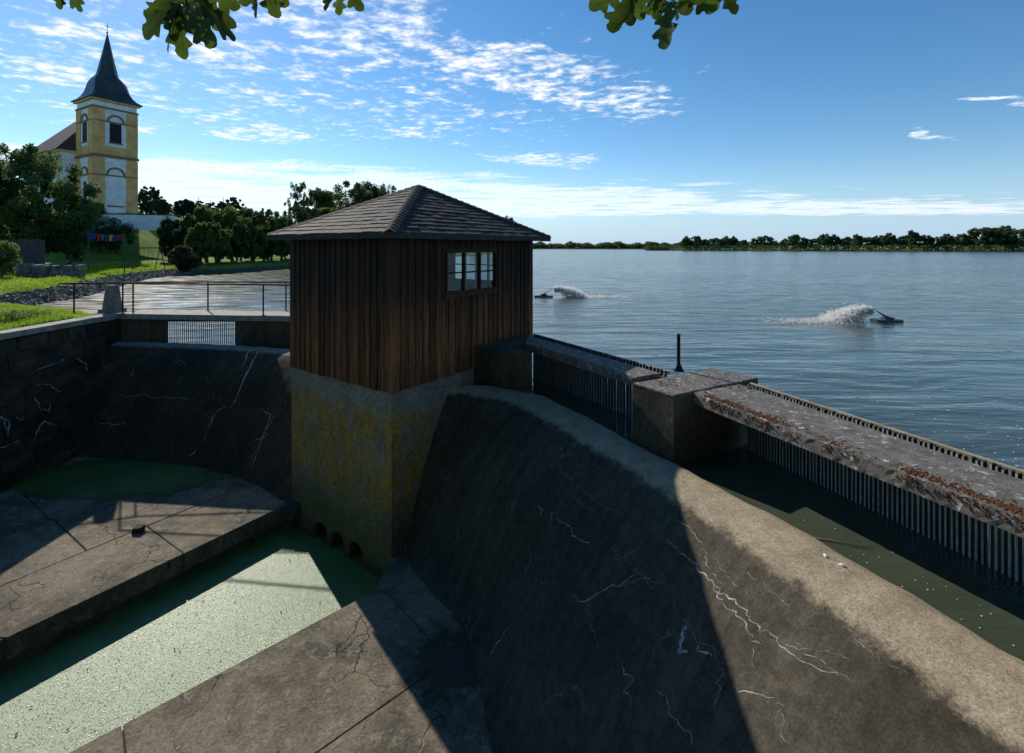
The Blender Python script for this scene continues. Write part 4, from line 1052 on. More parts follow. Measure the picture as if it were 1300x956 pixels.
# local x along the front face, local y to the back, z from the tower foot
HZ = 16.4
def cbox(name, x0, x1, y0, y1, z0, z1, mt, par=None): return MB().box(x0, x1, y0, y1, z0, z1).build(name, mt, par or ch)
cbox('tower_wall', 0, TW, 0, TW, -2.5, HZ - .3, 'white_plaster')
def face_f(u0, u1, o0, o1, z0, z1):          # front: outwards is -y
    return (u0, u1, -o1, -o0, z0, z1)
def face_l(u0, u1, o0, o1, z0, z1):          # left: outwards is -x, u runs to the back
    return (-o1, -o0, u0, u1, z0, z1)
for face in (face_f, face_l):
    narrow = 1.35
    for (u0, u1) in ((-.10 if face is face_f else .002, narrow), (TW - narrow, TW + .1)):
        cbox('pilaster', *face(u0, u1, .0, .12, -2.4, 8.05), 'yellow_plaster')
        cbox('pilaster', *face(u0 + (.03 if u0 < 0 else 0), u1, .0, .10, 8.5, 15.1), 'yellow_plaster')
    cbox('wall_band', *face(narrow + .002, TW - narrow - .002, .0, .09, 8.5, 9.75), 'yellow_plaster')
    cbox('wall_band', *face(narrow + .002, TW - narrow - .002, .0, .09, 7.25, 8.05), 'white_plaster')
    cbox('cornice', *face(-.22 if face is face_f else -.18, TW + .22, .0, .24, 8.1, 8.45), 'trim_brown')
    cbox('cornice', *face(-.18 if face is face_f else -.14, TW + .18, .0, .20, 15.12, 15.32), 'trim_brown')
    cbox('cornice', *face(-.34 if face is face_f else -.3, TW + .34, .0, .36, HZ - .28, HZ - .02), 'yellow_plaster')
    cbox('string_course', *face(-.12 if face is face_f else .13, TW + .12, .0, .15, 5.45, 5.62), 'trim_brown')
    cbox('string_course', *face(.13, TW - .13, .0, .14, 13.2, 13.36), 'trim_brown')
    # belfry opening with louvres and round hood, lower hood moulding
    cx = TW / 2; hw = .72
    wn = cbox('window', *face(cx - hw, cx + hw, .0, .02, 10.35, 13.15), 'louvre')
    for k in range(8): cbox('louvre', *face(cx - hw + .05, cx + hw - .05, .021, .06, 10.45 + k * .34, 10.62 + k * .34), 'louvre', wn)
    cbox('sill', *face(cx - hw - .15, cx + hw + .15, .021, .17, 10.2, 10.34), 'trim_brown', wn)
    for zc, rr_ in ((13.36, .95), (5.62, 1.05)):
        m2 = MB(); ring = []
        for k in range(13):
            a = math.pi * k / 12
            ring.append([(cx + q * math.cos(a), o, zc + q * math.sin(a)) for q, o in ((rr_ - .11, .0), (rr_ + .11, .0), (rr_ + .11, .16), (rr_ - .11, .16))])
        conv = [[((u, -o, z) if face is face_f else (-o, u, z)) for (u, o, z) in r_] for r_ in ring]
        m2.rings(conv); m2.build('hood_mould', 'trim_brown', ch)
    if face is face_l:
        wn = cbox('window', *face(cx - .42, cx + .42, .0, .02, 1.1, 4.6), 'louvre')
        for k in range(3): cbox('glazing_bar', *face(cx - .40, cx + .40, .021, .05, 1.9 + k * .8, 1.97 + k * .8), 'trim_brown', wn)
    else:
        cbox('blind_panel', *face(cx - 1.0, cx + 1.0, .0, .04, 1.2, 4.9), 'white_plaster'); cbox('ledge', *face(cx - 1.05, cx + 1.05, .0, .2, 1.02, 1.18), 'trim_brown')
        cbox('plaque_ledge', *face(narrow, TW - narrow, .0, .03, 3.0, 3.04), 'trim_brown')
def octo(s_, c, z):
    h = s_; k = s_ * c; return [(x + TW / 2, y + TW / 2, z) for x, y in ((-h + k, -h), (h - k, -h), (h, -h + k), (h, h - k), (h - k, h), (-h + k, h), (-h, h - k), (-h, -h + k))]
m2 = MB()
prof = [(3.25, .03, HZ), (3.22, .03, HZ + .12), (2.75, .06, HZ + .5), (2.38, .12, HZ + 1.05), (2.15, .2, HZ + 1.7), (2.03, .28, HZ + 2.4), (1.92, .35, HZ + 3.0), (1.68, .42, HZ + 3.5), (1.46, .5, HZ + 3.85), (1.27, .56, HZ + 4.15), (1.19, .58, HZ + 4.3), (.60, .58, HZ + 7.4), (.06, .58, HZ + 10.45)]
m2.rings([octo(*p) for p in prof]); sp_ = m2.build('spire', 'church_roof', ch)
m2 = MB(); c_ = (TW / 2, TW / 2); m2.tube([(c_[0], c_[1], HZ + 10.4), (c_[0], c_[1], HZ + 12.1)], .035, 6); m2.box(c_[0] - .3, c_[0] + .3, c_[1] - .03, c_[1] + .03, HZ + 11.55, HZ + 11.63)
m2.rings([[(c_[0] + .14 * math.cos(a) * s_, c_[1] + .14 * math.sin(a) * s_, HZ + 10.5 + z) for a in [k * math.pi / 4 for k in range(8)]] for s_, z in ((.2, 0), (1, .12), (1, .2), (.2, .32))]); m2.build('cross', 'steel', sp_)
# nave behind the tower
nx0, nx1, ny0, ny1, nz, nr = -1.9, 7.0, 5.35, 18.5, 8.9, 15.2
cbox('nave_wall', nx0, nx1, ny0, ny1, -3, nz, 'white_plaster'); cbox('nave_cornice', nx0 - .25, nx1 + .25, ny0 - .2, ny1 + .25, nz + .004, nz + .3, 'yellow_plaster')
for yb in (ny0 + .5, 11.6, 17.4): cbox('nave_pilaster', nx0 - .1, nx0 - .002, yb - .4, yb + .4, -2.5, nz - .01, 'yellow_plaster')
for yb in (8.6, 14.6):
    wn = cbox('nave_window', nx0 - .05, nx0 - .002, yb - .65, yb + .65, 2.6, 6.4, 'louvre')
    for k in range(4): cbox('glazing_bar', nx0 - .09, nx0 - .051, yb - .62, yb + .62, 3.1 + k * .8, 3.17 + k * .8, 'white_plaster', wn)
m2 = MB(); xm = (nx0 + nx1) / 2; o_ = .5
m2.add([(nx0 - o_, ny0, nz + .3), (nx1 + o_, ny0, nz + .3), (nx1 + o_, ny1 + o_, nz + .3), (nx0 - o_, ny1 + o_, nz + .3), (xm, ny0 + 1.2, nr), (xm, ny1 - 4.6, nr)],
       [(0, 3, 2, 1), (0, 1, 4), (1, 2, 5, 4), (2, 3, 5), (3, 0, 4, 5)]); m2.build('nave_roof', 'nave_roof', ch)
# churchyard wall
def plaster_wall(name, pts, h, label):
    L0 = Vector((pts[0][0], pts[0][1], float(ground_z(pts[0][0], pts[0][1])))); root = empty(name, L0); tag(root, label, 'wall')
    for a, b in zip(pts[:-1], pts[1:]):
        d = Vector((b[0] - a[0], b[1] - a[1])); L = d.length; n_ = max(1, int(L / 4))
        for k in range(n_):
            p = Vector((a[0], a[1])) + d * (k / n_); q = Vector((a[0], a[1])) + d * ((k + 1) / n_); s_ = (q - p).normalized(); nn = Vector((-s_.y, s_.x))
            zt = h
            for nm_, w_, z0, z1, mt in (('panel', .17, zt - 2.6, zt, 'white_plaster'), ('coping', .26, zt + .003, zt + .16, 'nave_roof')):
                poly = [(p + nn * w_), (q + nn * w_), (q - nn * w_), (p - nn * w_)]
                m2 = MB().prism([(v.x, v.y) for v in poly], z0, z1); rel(m2, L0).build(nm_, mt, root)
plaster_wall('churchyard_wall', [(far(126, 276, 79).x, 79), (far(172, 276, 80.5).x, 80.5), (far(222, 276, 82.5).x, 82.5)], 5.45, 'low white churchyard wall with dark coping below the church tower')

# ================================================================== VEGETATION
def leaf_quads(P, size, rng, flat=.0, outward=None):
    n = len(P); nv = rng.normal(size=(n, 3))
    if outward is not None: nv = nv * .75 + outward
    nv[:, 2] += flat
    nv /= np.linalg.norm(nv, axis=1, keepdims=True) + 1e-9
    a = np.cross(nv, rng.normal(size=(n, 3))); a /= np.linalg.norm(a, axis=1, keepdims=True) + 1e-9
    b = np.cross(nv, a); s = (size * rng.uniform(.55, 1.35, n))[:, None]
    V = np.stack([P - a * s, P - b * s * .55 + nv * s * .12, P + a * s, P + b * s * .55 + nv * s * .12], 1).reshape(-1, 3)
    return V, np.arange(4 * n).reshape(n, 4)
def crown_points(n_clump, n_leaf, rx, rz, cz, rng, shape='round', clump=.30):
    C = []
    while len(C) < n_clump:
        p = rng.uniform(-1, 1, 3); q = np.linalg.norm(p)
        if q > 1 or q < .25: continue
        if shape == 'cone':
            t = (p[2] + 1) / 2
            lim = (1 - t) ** .85 * .95 + .04
            if np.hypot(p[0], p[1]) > lim: continue
        elif shape == 'egg':
            t = (p[2] + 1) / 2
            if np.hypot(p[0], p[1]) > (.55 + .45 * math.sin(math.pi * min(1, t * .9 + .12))): continue
        C.append(p)
    C = np.array(C); k = rng.integers(0, n_clump, n_leaf); cr = clump * rng.uniform(.55, 1.25, n_clump)
    g = rng.normal(size=(n_leaf, 3)); g /= np.linalg.norm(g, axis=1, keepdims=True); g *= (rng.uniform(0, 1, n_leaf) ** .45)[:, None]
    if shape == 'cone': cr = cr * (1.15 - .8 * (C[:, 2] + 1) / 2); g[:, 2] *= .45
    P = C[k] + g * cr[k][:, None]
    out = P.copy(); out /= np.linalg.norm(out, axis=1, keepdims=True) + 1e-9
    S = np.array((rx, rx, rz)); P = P * S; P[:, 2] += cz; C = C * S; C[:, 2] += cz
    return P, C, out
def tree_meshes(seed, height, rx, n_leaf, leaf, mt, shape='round', trunk_h=.28, n_clump=46, clump=.30, lean=0.0):
    rng = np.random.default_rng(seed); rz = height * (1 - trunk_h) / 2; cz = height * trunk_h + rz
    k_ = 1 / (1 + clump * .6); P, C, out = crown_points(n_clump, n_leaf, rx * k_, rz * k_, cz, rng, shape, clump)
    V, Q = leaf_quads(P, leaf, rng, .25, out * .6)
    crown = np_mesh('crown', V, Q, mt)
    mb = MB(); tr = height * .022 + .06
    top = height * (.9 if shape == 'cone' else .62)
    mb.tube([(0, 0, -.4), (rng.normal() * .05, rng.normal() * .05, height * trunk_h * .6), (rng.normal() * .12, rng.normal() * .12, height * trunk_h + .1), (rng.normal() * .2, rng.normal() * .2, top)], [tr * 1.25, tr, tr * .85, tr * .25], 7)
    if shape != 'cone':
        for c in C[:: max(1, len(C) // 14)]:
            b0 = np.array((0, 0, max(height * trunk_h * .9, min(c[2] - .3, top * .8) * .75)))
            mid = (b0 + c) / 2 + np.array((0, 0, .25)); mb.tube([b0, mid, c], [tr * .42, tr * .25, tr * .07], 5)
    return mb.mesh('trunk', 'trunk', True), crown
def put_tree(name, meshes, loc, label, cat='tree', group=None, rz=0.0, sc=(1, 1, 1)):
    root = empty(name, loc, rz); root.scale = sc; tag(root, label, cat, group)
    place('trunk', meshes[0], root); place('crown', meshes[1], root); return root
def gz(x, y): return float(ground_z(x, y))
# -- near left: big walnut behind the rubble wall, shrub in front of it
def on_ground(px, Y): 
    x = (px - 650) / 610 * Y; return Vector((x, Y, gz(x, Y)))
p = on_ground(40, 54); put_tree('walnut_tree', tree_meshes(1, 14.0, 6.3, 46000, .165, 'leaf_walnut', 'egg', .08, 170, .15), p, 'large bushy walnut tree standing left of the church tower')
p = on_ground(-36, 53); put_tree('walnut_tree', tree_meshes(31, 12.5, 6.0, 16000, .19, 'leaf_walnut', 'egg', .10, 50, .28), p, 'part of a leafy tree cut off by the left picture edge')
p = on_ground(3, 36); put_tree('elder_shrub', tree_meshes(2, 2.9, 1.25, 3800, .09, 'leaf_mid', 'round', .06, 26, .34), p, 'sunlit light green shrub in front of the plank fence', 'shrub')
p = on_ground(88, 55); put_tree('hazel_shrub', tree_meshes(3, 6.2, 2.6, 11000, .12, 'leaf_dark', 'round', .06, 40, .3), p, 'dark shrub hanging over the end of the rubble wall', 'shrub')
for k, (px, Y, h, rx, mt, lb) in enumerate(((124, 73, 6.2, 3.8, 'leaf_dark', 'dark rounded shrub below the tower beside the walnut'), (148, 74, 5.0, 3.0, 'leaf_dark', 'low dark shrub in front of the churchyard wall'),
                                            (110, 78, 5.4, 2.5, 'leaf_walnut', 'green shrub at the left foot of the church tower'), (232, 58.5, 3.4, 1.9, 'leaf_rust', 'low brownish shrub beside the swing frame on the slope'))):
    p = on_ground(px, Y); put_tree('shrub', tree_meshes(10 + k, h, rx, 8000, .13, mt, 'round', .05, 34, .32), p, lb, 'shrub')
# -- trees along the inlet, from the church to the hut
ROW = [ # px, Y, top row, half width px, shape, material, label
    (190, 99, 236, 13, 'thin', 'needle', 'sparse pine tree just right of the church tower'), (205, 96, 253, 11, 'round', 'leaf_dark', 'small dark round tree beside the sparse pine'),
    (236, 104, 253, 14, 'round', 'needle', 'dark round-topped tree above the churchyard wall'), (253, 106, 248, 10, 'cone', 'needle', 'narrow pointed spruce, first from the church'),
    (268, 104, 251, 12, 'cone', 'needle', 'spruce with broad tip, second from the church'), (284, 105, 247, 12, 'cone', 'needle', 'tallest pointed spruce above the hedge'),
    (297, 109, 250, 12, 'thin', 'needle', 'ragged pine right of the tallest spruce'), (262, 72, 262, 24, 'round', 'leaf_mid', 'yellow-green bushy tree below the spruces'),
    (228, 70, 276, 16, 'round', 'leaf_dark', 'dark bushy tree left of the yellow-green one'), (295, 74, 262, 25, 'round', 'leaf_mid', 'wide green tree above the water, right of the spruces'),
    (320, 80, 260, 18, 'round', 'leaf_dark', 'dark green tree midway between church and hut'), (340, 86, 263, 18, 'thin', 'leaf_mid', 'feathery green tree midway to the hut'),
    (358, 82, 268, 20, 'round', 'leaf_mid', 'green tree at the water left of the hut roof'), (246, 66, 296, 16, 'round', 'leaf_rust', 'low reddish brown bush under the trees'),
    (275, 70, 292, 20, 'round', 'leaf_dark', 'dark overhanging bush at the inlet shore'), (306, 76, 288, 22, 'round', 'leaf_dark', 'dark shaded bush behind the grassy spit'),
    (335, 80, 290, 22, 'round', 'leaf_dark', 'dark bush at the water nearest the hut'), (372, 90, 285, 22, 'round', 'leaf_dark', 'dark bush showing just beside the hut wall'),
    (382, 105, 226, 19, 'thin', 'leaf_dark', 'tall loose tree rising behind the left of the hut roof'), (408, 118, 238, 36, 'round', 'leaf_dark', 'dark tree between the loose tree and the broad one'),
    (440, 122, 229, 44, 'round', 'leaf_mid', 'broad green tree behind the hut roof'), (470, 120, 222, 40, 'round', 'leaf_dark', 'highest dark tree behind the hut roof'),
    (497, 126, 228, 24, 'thin', 'leaf_dark', 'thin-topped tree at the right end of the group behind the roof'), (425, 108, 262, 40, 'round', 'leaf_mid', 'low green tree behind the hut eaves'),
    (628, 240, 272, 14, 'round', 'leaf_shore', 'round tree on the point seen just over the right roof slope'), (645, 246, 274, 12, 'round', 'leaf_shore', 'last tree on the point at the end of the roof'), (606, 236, 274, 16, 'round', 'leaf_shore', 'tree on the point mostly hidden by the roof'),
    (255, 64.5, 278, 17, 'round', 'leaf_mid', 'leafy bush on the slope right of the swing'), (240, 68, 272, 18, 'round', 'leaf_dark', 'dark bush behind the brownish shrub'), (278, 66, 283, 17, 'round', 'leaf_mid', 'green bush hanging over the grassy spit'),
    (300, 70, 282, 18, 'round', 'leaf_dark', 'dark dense bush at the middle of the inlet shore'), (322, 76, 284, 18, 'round', 'leaf_mid', 'green bush near the mooring stake'), (345, 84, 284, 20, 'round', 'leaf_dark', 'dark dense bush at the shore before the hut'), (362, 88, 290, 18, 'round', 'leaf_mid', 'green bush at the hut corner'),
    (215, 69, 277, 14, 'round', 'leaf_dark', 'dark bush at the end of the churchyard wall'), (395, 96, 282, 20, 'round', 'leaf_dark', 'dark bush peeping over the hut eaves')]
for k, (px, Y, top, hwp, shp, mt, lb) in enumerate(ROW):
    p = on_ground(px, Y); h = (HOR - top) / 610 * Y - p.z; rx = hwp / 610 * Y
    nl = 8000 if Y > 200 else (26000 if Y > 104 and px > 400 else 17000); lf = .18 * (Y / 80) ** .7
    if shp == 'thin': ms = tree_meshes(100 + k, h, rx * 1.15, 12000, lf * .85, mt, 'egg', .08, 170, .11)
    elif shp == 'cone': ms = tree_meshes(100 + k, h, rx * 1.35, 6500, lf * .85, mt, 'cone', .06, 70, .26)
    else: ms = tree_meshes(100 + k, h, rx, nl, lf, mt, 'round', .08, 95, .19)
    put_tree({'cone': 'spruce_tree', 'thin': 'loose_tree', 'round': 'broadleaf_tree'}[shp], ms, p, lb, 'tree', 'trees along the inlet between church and hut')
# wood that closes the background of the inlet
def far_wood(name, pts, h, n, leaf, mt, label, depth, seed):
    rng = np.random.default_rng(seed); P = []
    for k in range(n):
        t = rng.uniform(0, len(pts) - 1.001); i = int(t); f = t - i; a, b = np.array(pts[i]), np.array(pts[i + 1]); c = a + (b - a) * f
        P.append((c[0] + rng.normal() * depth, c[1] + rng.normal() * depth * .5, 0))
    P = np.array(P); hh = h * (.72 + .22 * np.sin(P[:, 0] * 2.2 / h + seed) * np.sin(P[:, 0] * .9 / h + 1) + .06 * np.sin(P[:, 0] * 5.1 / h)); P[:, 2] = rng.uniform(-.02, 1, n) ** .8 * hh
    return P, rng
pw = [(-108, 120), (-80, 124), (-56, 118), (-42, 122), (-34, 128), (-24, 165)]
P, rng = far_wood('wood', pw, 5.5, 26000, .3, 'leaf_dark', '', 3.0, 4); P[:, 2] += np.maximum(ground_z(P[:, 0], P[:, 1]), -3)
V, Q = leaf_quads(P, .34, rng, .2); tag(place('background_wood', np_mesh('wood', V, Q, 'leaf_dark')), 'dense dark wood closing the far side of the inlet', None, None, 'stuff')

# -- far shores across the lake
mb = MB()
def strip(name, near, farY, label, hz=.5):
    mb = MB(); vs = []
    for (x, y) in near: vs.append((x, y, WATER - .3))
    for (x, y) in near: vs.append((x * 1.004, y * 1.004, WATER + hz))
    for (x, y) in near: vs.append((x * farY, y * farY, WATER + hz + 2))
    n_ = len(near); fs = []
    for r_ in range(2):
        for k in range(n_ - 1): fs.append((r_ * n_ + k, r_ * n_ + k + 1, (r_ + 1) * n_ + k + 1, (r_ + 1) * n_ + k))
    mb.add(vs, fs); tag(mb.build(name, 'ground'), label, None, None, 'structure')
sh_r = [(140, 500), (165, 496), (210, 470), (260, 440), (310, 405), (365, 378), (420, 352), (520, 330), (700, 330)]
strip('far_shore', sh_r, 1.5, 'low right-hand shore of the lake', .7)
sh_l = [(-140, 900), (0, 930), (60, 900), (160, 860), (240, 845), (300, 860), (520, 900)]
strip('far_shore', sh_l, 1.25, 'distant shore in the middle of the picture', .7)
variants = [tree_meshes(200 + k, 14.0, rx, 4200, .66, 'leaf_shore' if k % 3 else 'leaf_dark', 'round', .05, 70, .21) for k, rx in enumerate((6.0, 7.0, 5.2, 8.0, 5.6))]
ORD = ['first', 'second', 'third', 'fourth', 'fifth', 'sixth', 'seventh', 'eighth', 'ninth', 'tenth', 'eleventh', 'twelfth', 'thirteenth', 'fourteenth', 'fifteenth', 'sixteenth', 'seventeenth', 'eighteenth', 'nineteenth', 'twentieth', 'twenty-first', 'twenty-second', 'twenty-third', 'twenty-fourth', 'twenty-fifth', 'twenty-sixth', 'twenty-seventh', 'twenty-eighth', 'twenty-ninth', 'thirtieth', 'thirty-first', 'thirty-second', 'thirty-third', 'thirty-fourth', 'thirty-fifth']
TOPS = [(872, 300), (884, 299), (896, 303), (908, 301), (921, 299), (932, 300), (944, 304), (958, 302), (971, 298), (984, 305), (997, 303), (1008, 297), (1021, 301), (1034, 302), (1047, 296), (1060, 298), (1074, 300), (1088, 297), (1102, 300), (1116, 298), (1130, 296), (1144, 299), (1158, 292), (1172, 297), (1187, 300), (1203, 297), (1219, 296), (1234, 292), (1250, 287), (1264, 288), (1278, 287), (1292, 290), (1306, 289)]
def shoreY(px):
    best = None
    for a, b in zip(sh_r[:-1], sh_r[1:]):
        for k in range(20):
            x = a[0] + (b[0] - a[0]) * k / 20; y = a[1] + (b[1] - a[1]) * k / 20; q = 650 + 610 * x / y
            if best is None or abs(q - px) < best[0]: best = (abs(q - px), x, y)
    return best
for k, (px, top) in enumerate(TOPS):
    _, x, y = shoreY(px); y += 8 + (k * 37 % 11); x = (px - 650) / 610 * y; z = WATER + .6; h = (HOR - top) / 610 * y - z; s_ = h / 14.0
    put_tree('shore_tree', variants[k % 5], (x, y, z), f'{ORD[k]} tree from the left end of the tree line on the right shore', 'tree', 'tree line on the right shore', k * 1.3, (s_ * 1.05, s_ * 1.05, s_))
rng = np.random.default_rng(61)
n = 9000; t = rng.uniform(0, 1, n); xs = np.interp(t, np.linspace(0, 1, len(sh_r)), [q[0] for q in sh_r]); ys = np.interp(t, np.linspace(0, 1, len(sh_r)), [q[1] for q in sh_r])
P = np.stack([xs + rng.normal(0, 2, n), ys + .5 + np.abs(rng.normal(0, 4, n)), WATER + rng.uniform(.2, 1, n) ** 1.2 * 5.0], 1); V, Q = leaf_quads(P, .75, rng, .2)
tag(place('shore_undergrowth', np_mesh('undergrowth', V, Q, 'leaf_shore')), 'bushes at the foot of the right shore tree line', None, None, 'stuff')
P, rng = far_wood('wood', [(-140, 925), (0, 955), (60, 925), (160, 885), (240, 868), (300, 885), (520, 925)], 14, 20000, 1.3, 'leaf_shore', '', 12, 9); P[:, 2] += WATER + .5
V, Q = leaf_quads(P, 1.9, rng, .2); tag(place('far_wood', np_mesh('far_wood', V, Q, 'leaf_shore')), 'distant dark wood on the far shore in the middle', None, None, 'stuff')

# -- grass on the near bank, tufts and weeds further off
def blades(n, xr, yr, hmin, hmax, wid, seed, test=None):
    rng = np.random.default_rng(seed); x = rng.uniform(*xr, n); y = rng.uniform(*yr, n)
    ok = np.ones(n, bool) if test is None else test(x, y); x, y = x[ok], y[ok]; z = ground_z(x, y); ok = z > WATER + .25; x, y, z = x[ok], y[ok], z[ok]; n = len(x)
    h = rng.uniform(hmin, hmax, n) * (0.55 + .9 * (np.sin(x * 1.7 + 2) * np.sin(y * 1.3) * .5 + .5)); a = rng.uniform(0, 6.28, n); l = rng.normal(0, .4, (n, 2)) * h[:, None]
    ca, sa = np.cos(a) * wid, np.sin(a) * wid
    V = np.stack([np.stack([x - ca, y - sa, z - .02], 1), np.stack([x + ca, y + sa, z - .02], 1), np.stack([x + l[:, 0], y + l[:, 1], z + h], 1)], 1).reshape(-1, 3)
    return V, np.arange(3 * n).reshape(n, 3)
V, Q = blades(70000, (-24, -13.55), (10.5, 20.5), .03, .12, .008, 3)
tag(place('bank_grass', np_mesh('bank_grass', V, Q, 'grass_blade')), 'short bright grass on the near left bank', None, None, 'stuff')
V, Q = blades(120000, (-52, -24), (23, 62), .05, .2, .025, 5)
tag(place('meadow_grass', np_mesh('meadow_grass', V, Q, 'grass_blade')), 'sunlit grass on the strip above the stone embankment', None, None, 'stuff')
rng = np.random.default_rng(15)
for k, (px, py, Yo, hh, lb) in enumerate(((10, 405, 0, .32, 'weed clump on the bank at the left picture edge'), (26, 402, 0, .25, 'weed clump on the wall top left of the railing'), (40, 399, 0, .16, 'small weed clump nearest the first railing post'))):
    q = at(px, py + 3, DECK - .02); n = 420; P = np.stack([rng.normal(q.x, .32, n), rng.normal(q.y, .22, n), DECK - .03 + rng.uniform(0, 1, n) * hh], 1); V, Q = leaf_quads(P, .045, rng, .4)
    root = empty('weed_clump', (q.x, q.y, DECK - .03)); tag(root, lb, 'plant'); place('foliage', np_mesh('weed', V - np.array((q.x, q.y, DECK - .03)), Q, 'leaf_mid'), root)

# -- stone embankment along the inlet (too many small stones to count)
rng = np.random.default_rng(8); mb = MB(); rr = random.Random(4)
path = SHORE[4:12]
segL = [math.hypot(b[0] - a[0], b[1] - a[1]) for a, b in zip(path[:-1], path[1:])]
for k in range(6500):
    s_ = rr.uniform(0, sum(segL)); i = 0
    while s_ > segL[i]: s_ -= segL[i]; i += 1
    a, b = path[i], path[i + 1]; f = s_ / segL[i]; d = Vector((b[0] - a[0], b[1] - a[1])).normalized(); nn = Vector((-d.y, d.x))
    o_ = rr.uniform(-.25, 1.55); x = a[0] + (b[0] - a[0]) * f + nn.x * o_; y = a[1] + (b[1] - a[1]) * f + nn.y * o_; z = gz(x, y)
    if z < WATER - .2: continue
    sz = rr.uniform(.06, .155); M3 = Matrix.Rotation(rr.uniform(0, 6.28), 3, Vector((rr.gauss(0, 1), rr.gauss(0, 1), rr.gauss(0, 1))).normalized())
    vs = [(-1, -1, -1), (1, -1, -1), (1, 1, -1), (-1, 1, -1), (-.6, -.7, 1), (.7, -.6, .9), (.6, .7, 1.1), (-.7, .6, .8)]
    vs = [M3 @ Vector((v_[0] * rr.uniform(.7, 1.1), v_[1] * rr.uniform(.7, 1.1), v_[2] * rr.uniform(.5, .85))) * sz + Vector((x, y, z + .02)) for v_ in vs]
    mb.add(vs, [(0, 3, 2, 1), (4, 5, 6, 7), (0, 1, 5, 4), (1, 2, 6, 5), (2, 3, 7, 6), (3, 0, 4, 7)])
tag(mb.build('stone_embankment', 'riprap'), 'sloping grey stone embankment along the inlet', None, None, 'stuff')

# ---- rubble wall and plank fence at the left
rw = empty('rubble_wall', on_ground(45, 39.0)); tag(rw, 'low rough stone wall in the shade below the walnut tree', 'wall'); RW = Vector(rw.location); rr = random.Random(6)
for j in range(3):
    x = -44.5
    while x < -35.6:
        wd = rr.uniform(.4, .85); yc_ = 39.0 + (x + 38) * .10; z0 = gz(x, yc_) + j * .36 - .1
        m2 = MB(); m2.rough_box(x + .02, x + wd - .02, yc_ - .25 + j * .05 + rr.uniform(-.05, .05), yc_ + .3, z0, z0 + .36, .05, rr); rel(m2, RW).build('stone', 'rubble', rw); x += wd
pf = empty('plank_fence', on_ground(20, 43.2)); tag(pf, 'weathered dark plank fence at the left edge', 'fence'); PF = Vector(pf.location); bag = MB(); x = -49.5; rr = random.Random(9)
while x < -41.8:
    yc_ = 43.0 + (x + 42) * .1; z = gz(x, yc_); bag.box(x, x + .13, yc_ - .012 + rr.uniform(-.01, .01), yc_ + .012, z - .1, z + 2.9 + rr.uniform(-.04, .04)); x += .14
tag(rel(bag, PF).build('planks', 'dark_wood_fence', pf), kind='stuff')
for zz in (.6, 2.1): rel(MB().box(-49.5, -41.8, 43.1, 43.16, gz(-44, 43) + zz, gz(-44, 43) + zz + .1), PF).build('rail', 'dark_wood_fence', pf)

# ---- swing frame and flag line on the slope
q0 = on_ground(186, 55); sw = empty('swing_frame', q0); tag(sw, 'wooden A-frame swing on the grass slope', 'swing')
m2 = MB(); m2.tube([(-1.7, 0, 2.35), (1.7, 0, 2.35)], .06, 6); m2.build('beam', 'dark_wood_fence', sw)
for sx in (-1.55, 1.55):
    for sy in (-.8, .8): m2 = MB(); m2.tube([(sx, 0, 2.4), (sx, sy, -.1)], .05, 6); m2.build('leg', 'dark_wood_fence', sw)
for sx in (-.5, .45):
    m2 = MB(); m2.tube([(sx - .2, 0, 2.35), (sx - .2, 0, .5)], .014, 4); m2.tube([(sx + .2, 0, 2.35), (sx + .2, 0, .5)], .014, 4); m2.build('rope', 'steel', sw)
    m2 = MB(); m2.box(sx - .24, sx + .24, -.1, .1, .47, .51); m2.build('seat', 'dark_wood_fence', sw)
q0 = on_ground(168, 54); po = MB(); po.tube([(0, 0, -.1), (0, 0, 2.0)], .08, 7); tag(po.build('timber_post', 'dark_wood_fence', None, False, q0), 'thick dark timber post left of the swing', 'post')
fl0, fl1 = far(112, 294, 47), far(158, 297, 49); fl = empty('flag_line', (fl0.x, fl0.y, gz(fl0.x, fl0.y))); tag(fl, 'line of red, blue, green and yellow cloth flags below the church', 'flags'); FL = Vector(fl.location)
pts = [fl0.lerp(fl1, k / 10) - Vector((0, 0, .18 * math.sin(math.pi * k / 10))) - FL for k in range(11)]
m2 = MB(); m2.tube(pts, .012, 4); m2.build('cord', 'steel', fl)
for e_ in (fl0, fl1):
    m2 = MB(); m2.tube([Vector((e_.x, e_.y, gz(e_.x, e_.y) - .1)) - FL, e_ + Vector((0, 0, .1)) - FL], .05, 6); m2.build('pole', 'dark_wood_fence', fl)
cols = ['blue', 'blue', 'red', 'green', 'blue', 'yellow', 'blue', 'red', 'green']
for k, c_ in enumerate(cols):
    a = fl0.lerp(fl1, (k + .06) / 9) - Vector((0, 0, .18 * math.sin(math.pi * (k + .06) / 9))) - FL; b = fl0.lerp(fl1, (k + .92) / 9) - Vector((0, 0, .18 * math.sin(math.pi * (k + .92) / 9))) - FL
    m2 = MB(); nn = 5; vs = []; hgt = .62 if k % 2 else .7
    for j in range(4):
        for i in range(nn): vs.append(a.lerp(b, i / (nn - 1)) + Vector((0, .05 * math.sin(i * 1.9 + j), -hgt * j / 3)))
    fs = [(j * nn + i, j * nn + i + 1, (j + 1) * nn + i + 1, (j + 1) * nn + i) for j in range(3) for i in range(nn - 1)]
    vs2 = [v_ + Vector((0, .008, 0)) for v_ in vs]; o_ = len(vs); m2.add(vs + vs2, fs + [tuple(o_ + i for i in f[::-1]) for f in fs]); m2.build('flag', 'cloth_' + c_, fl)
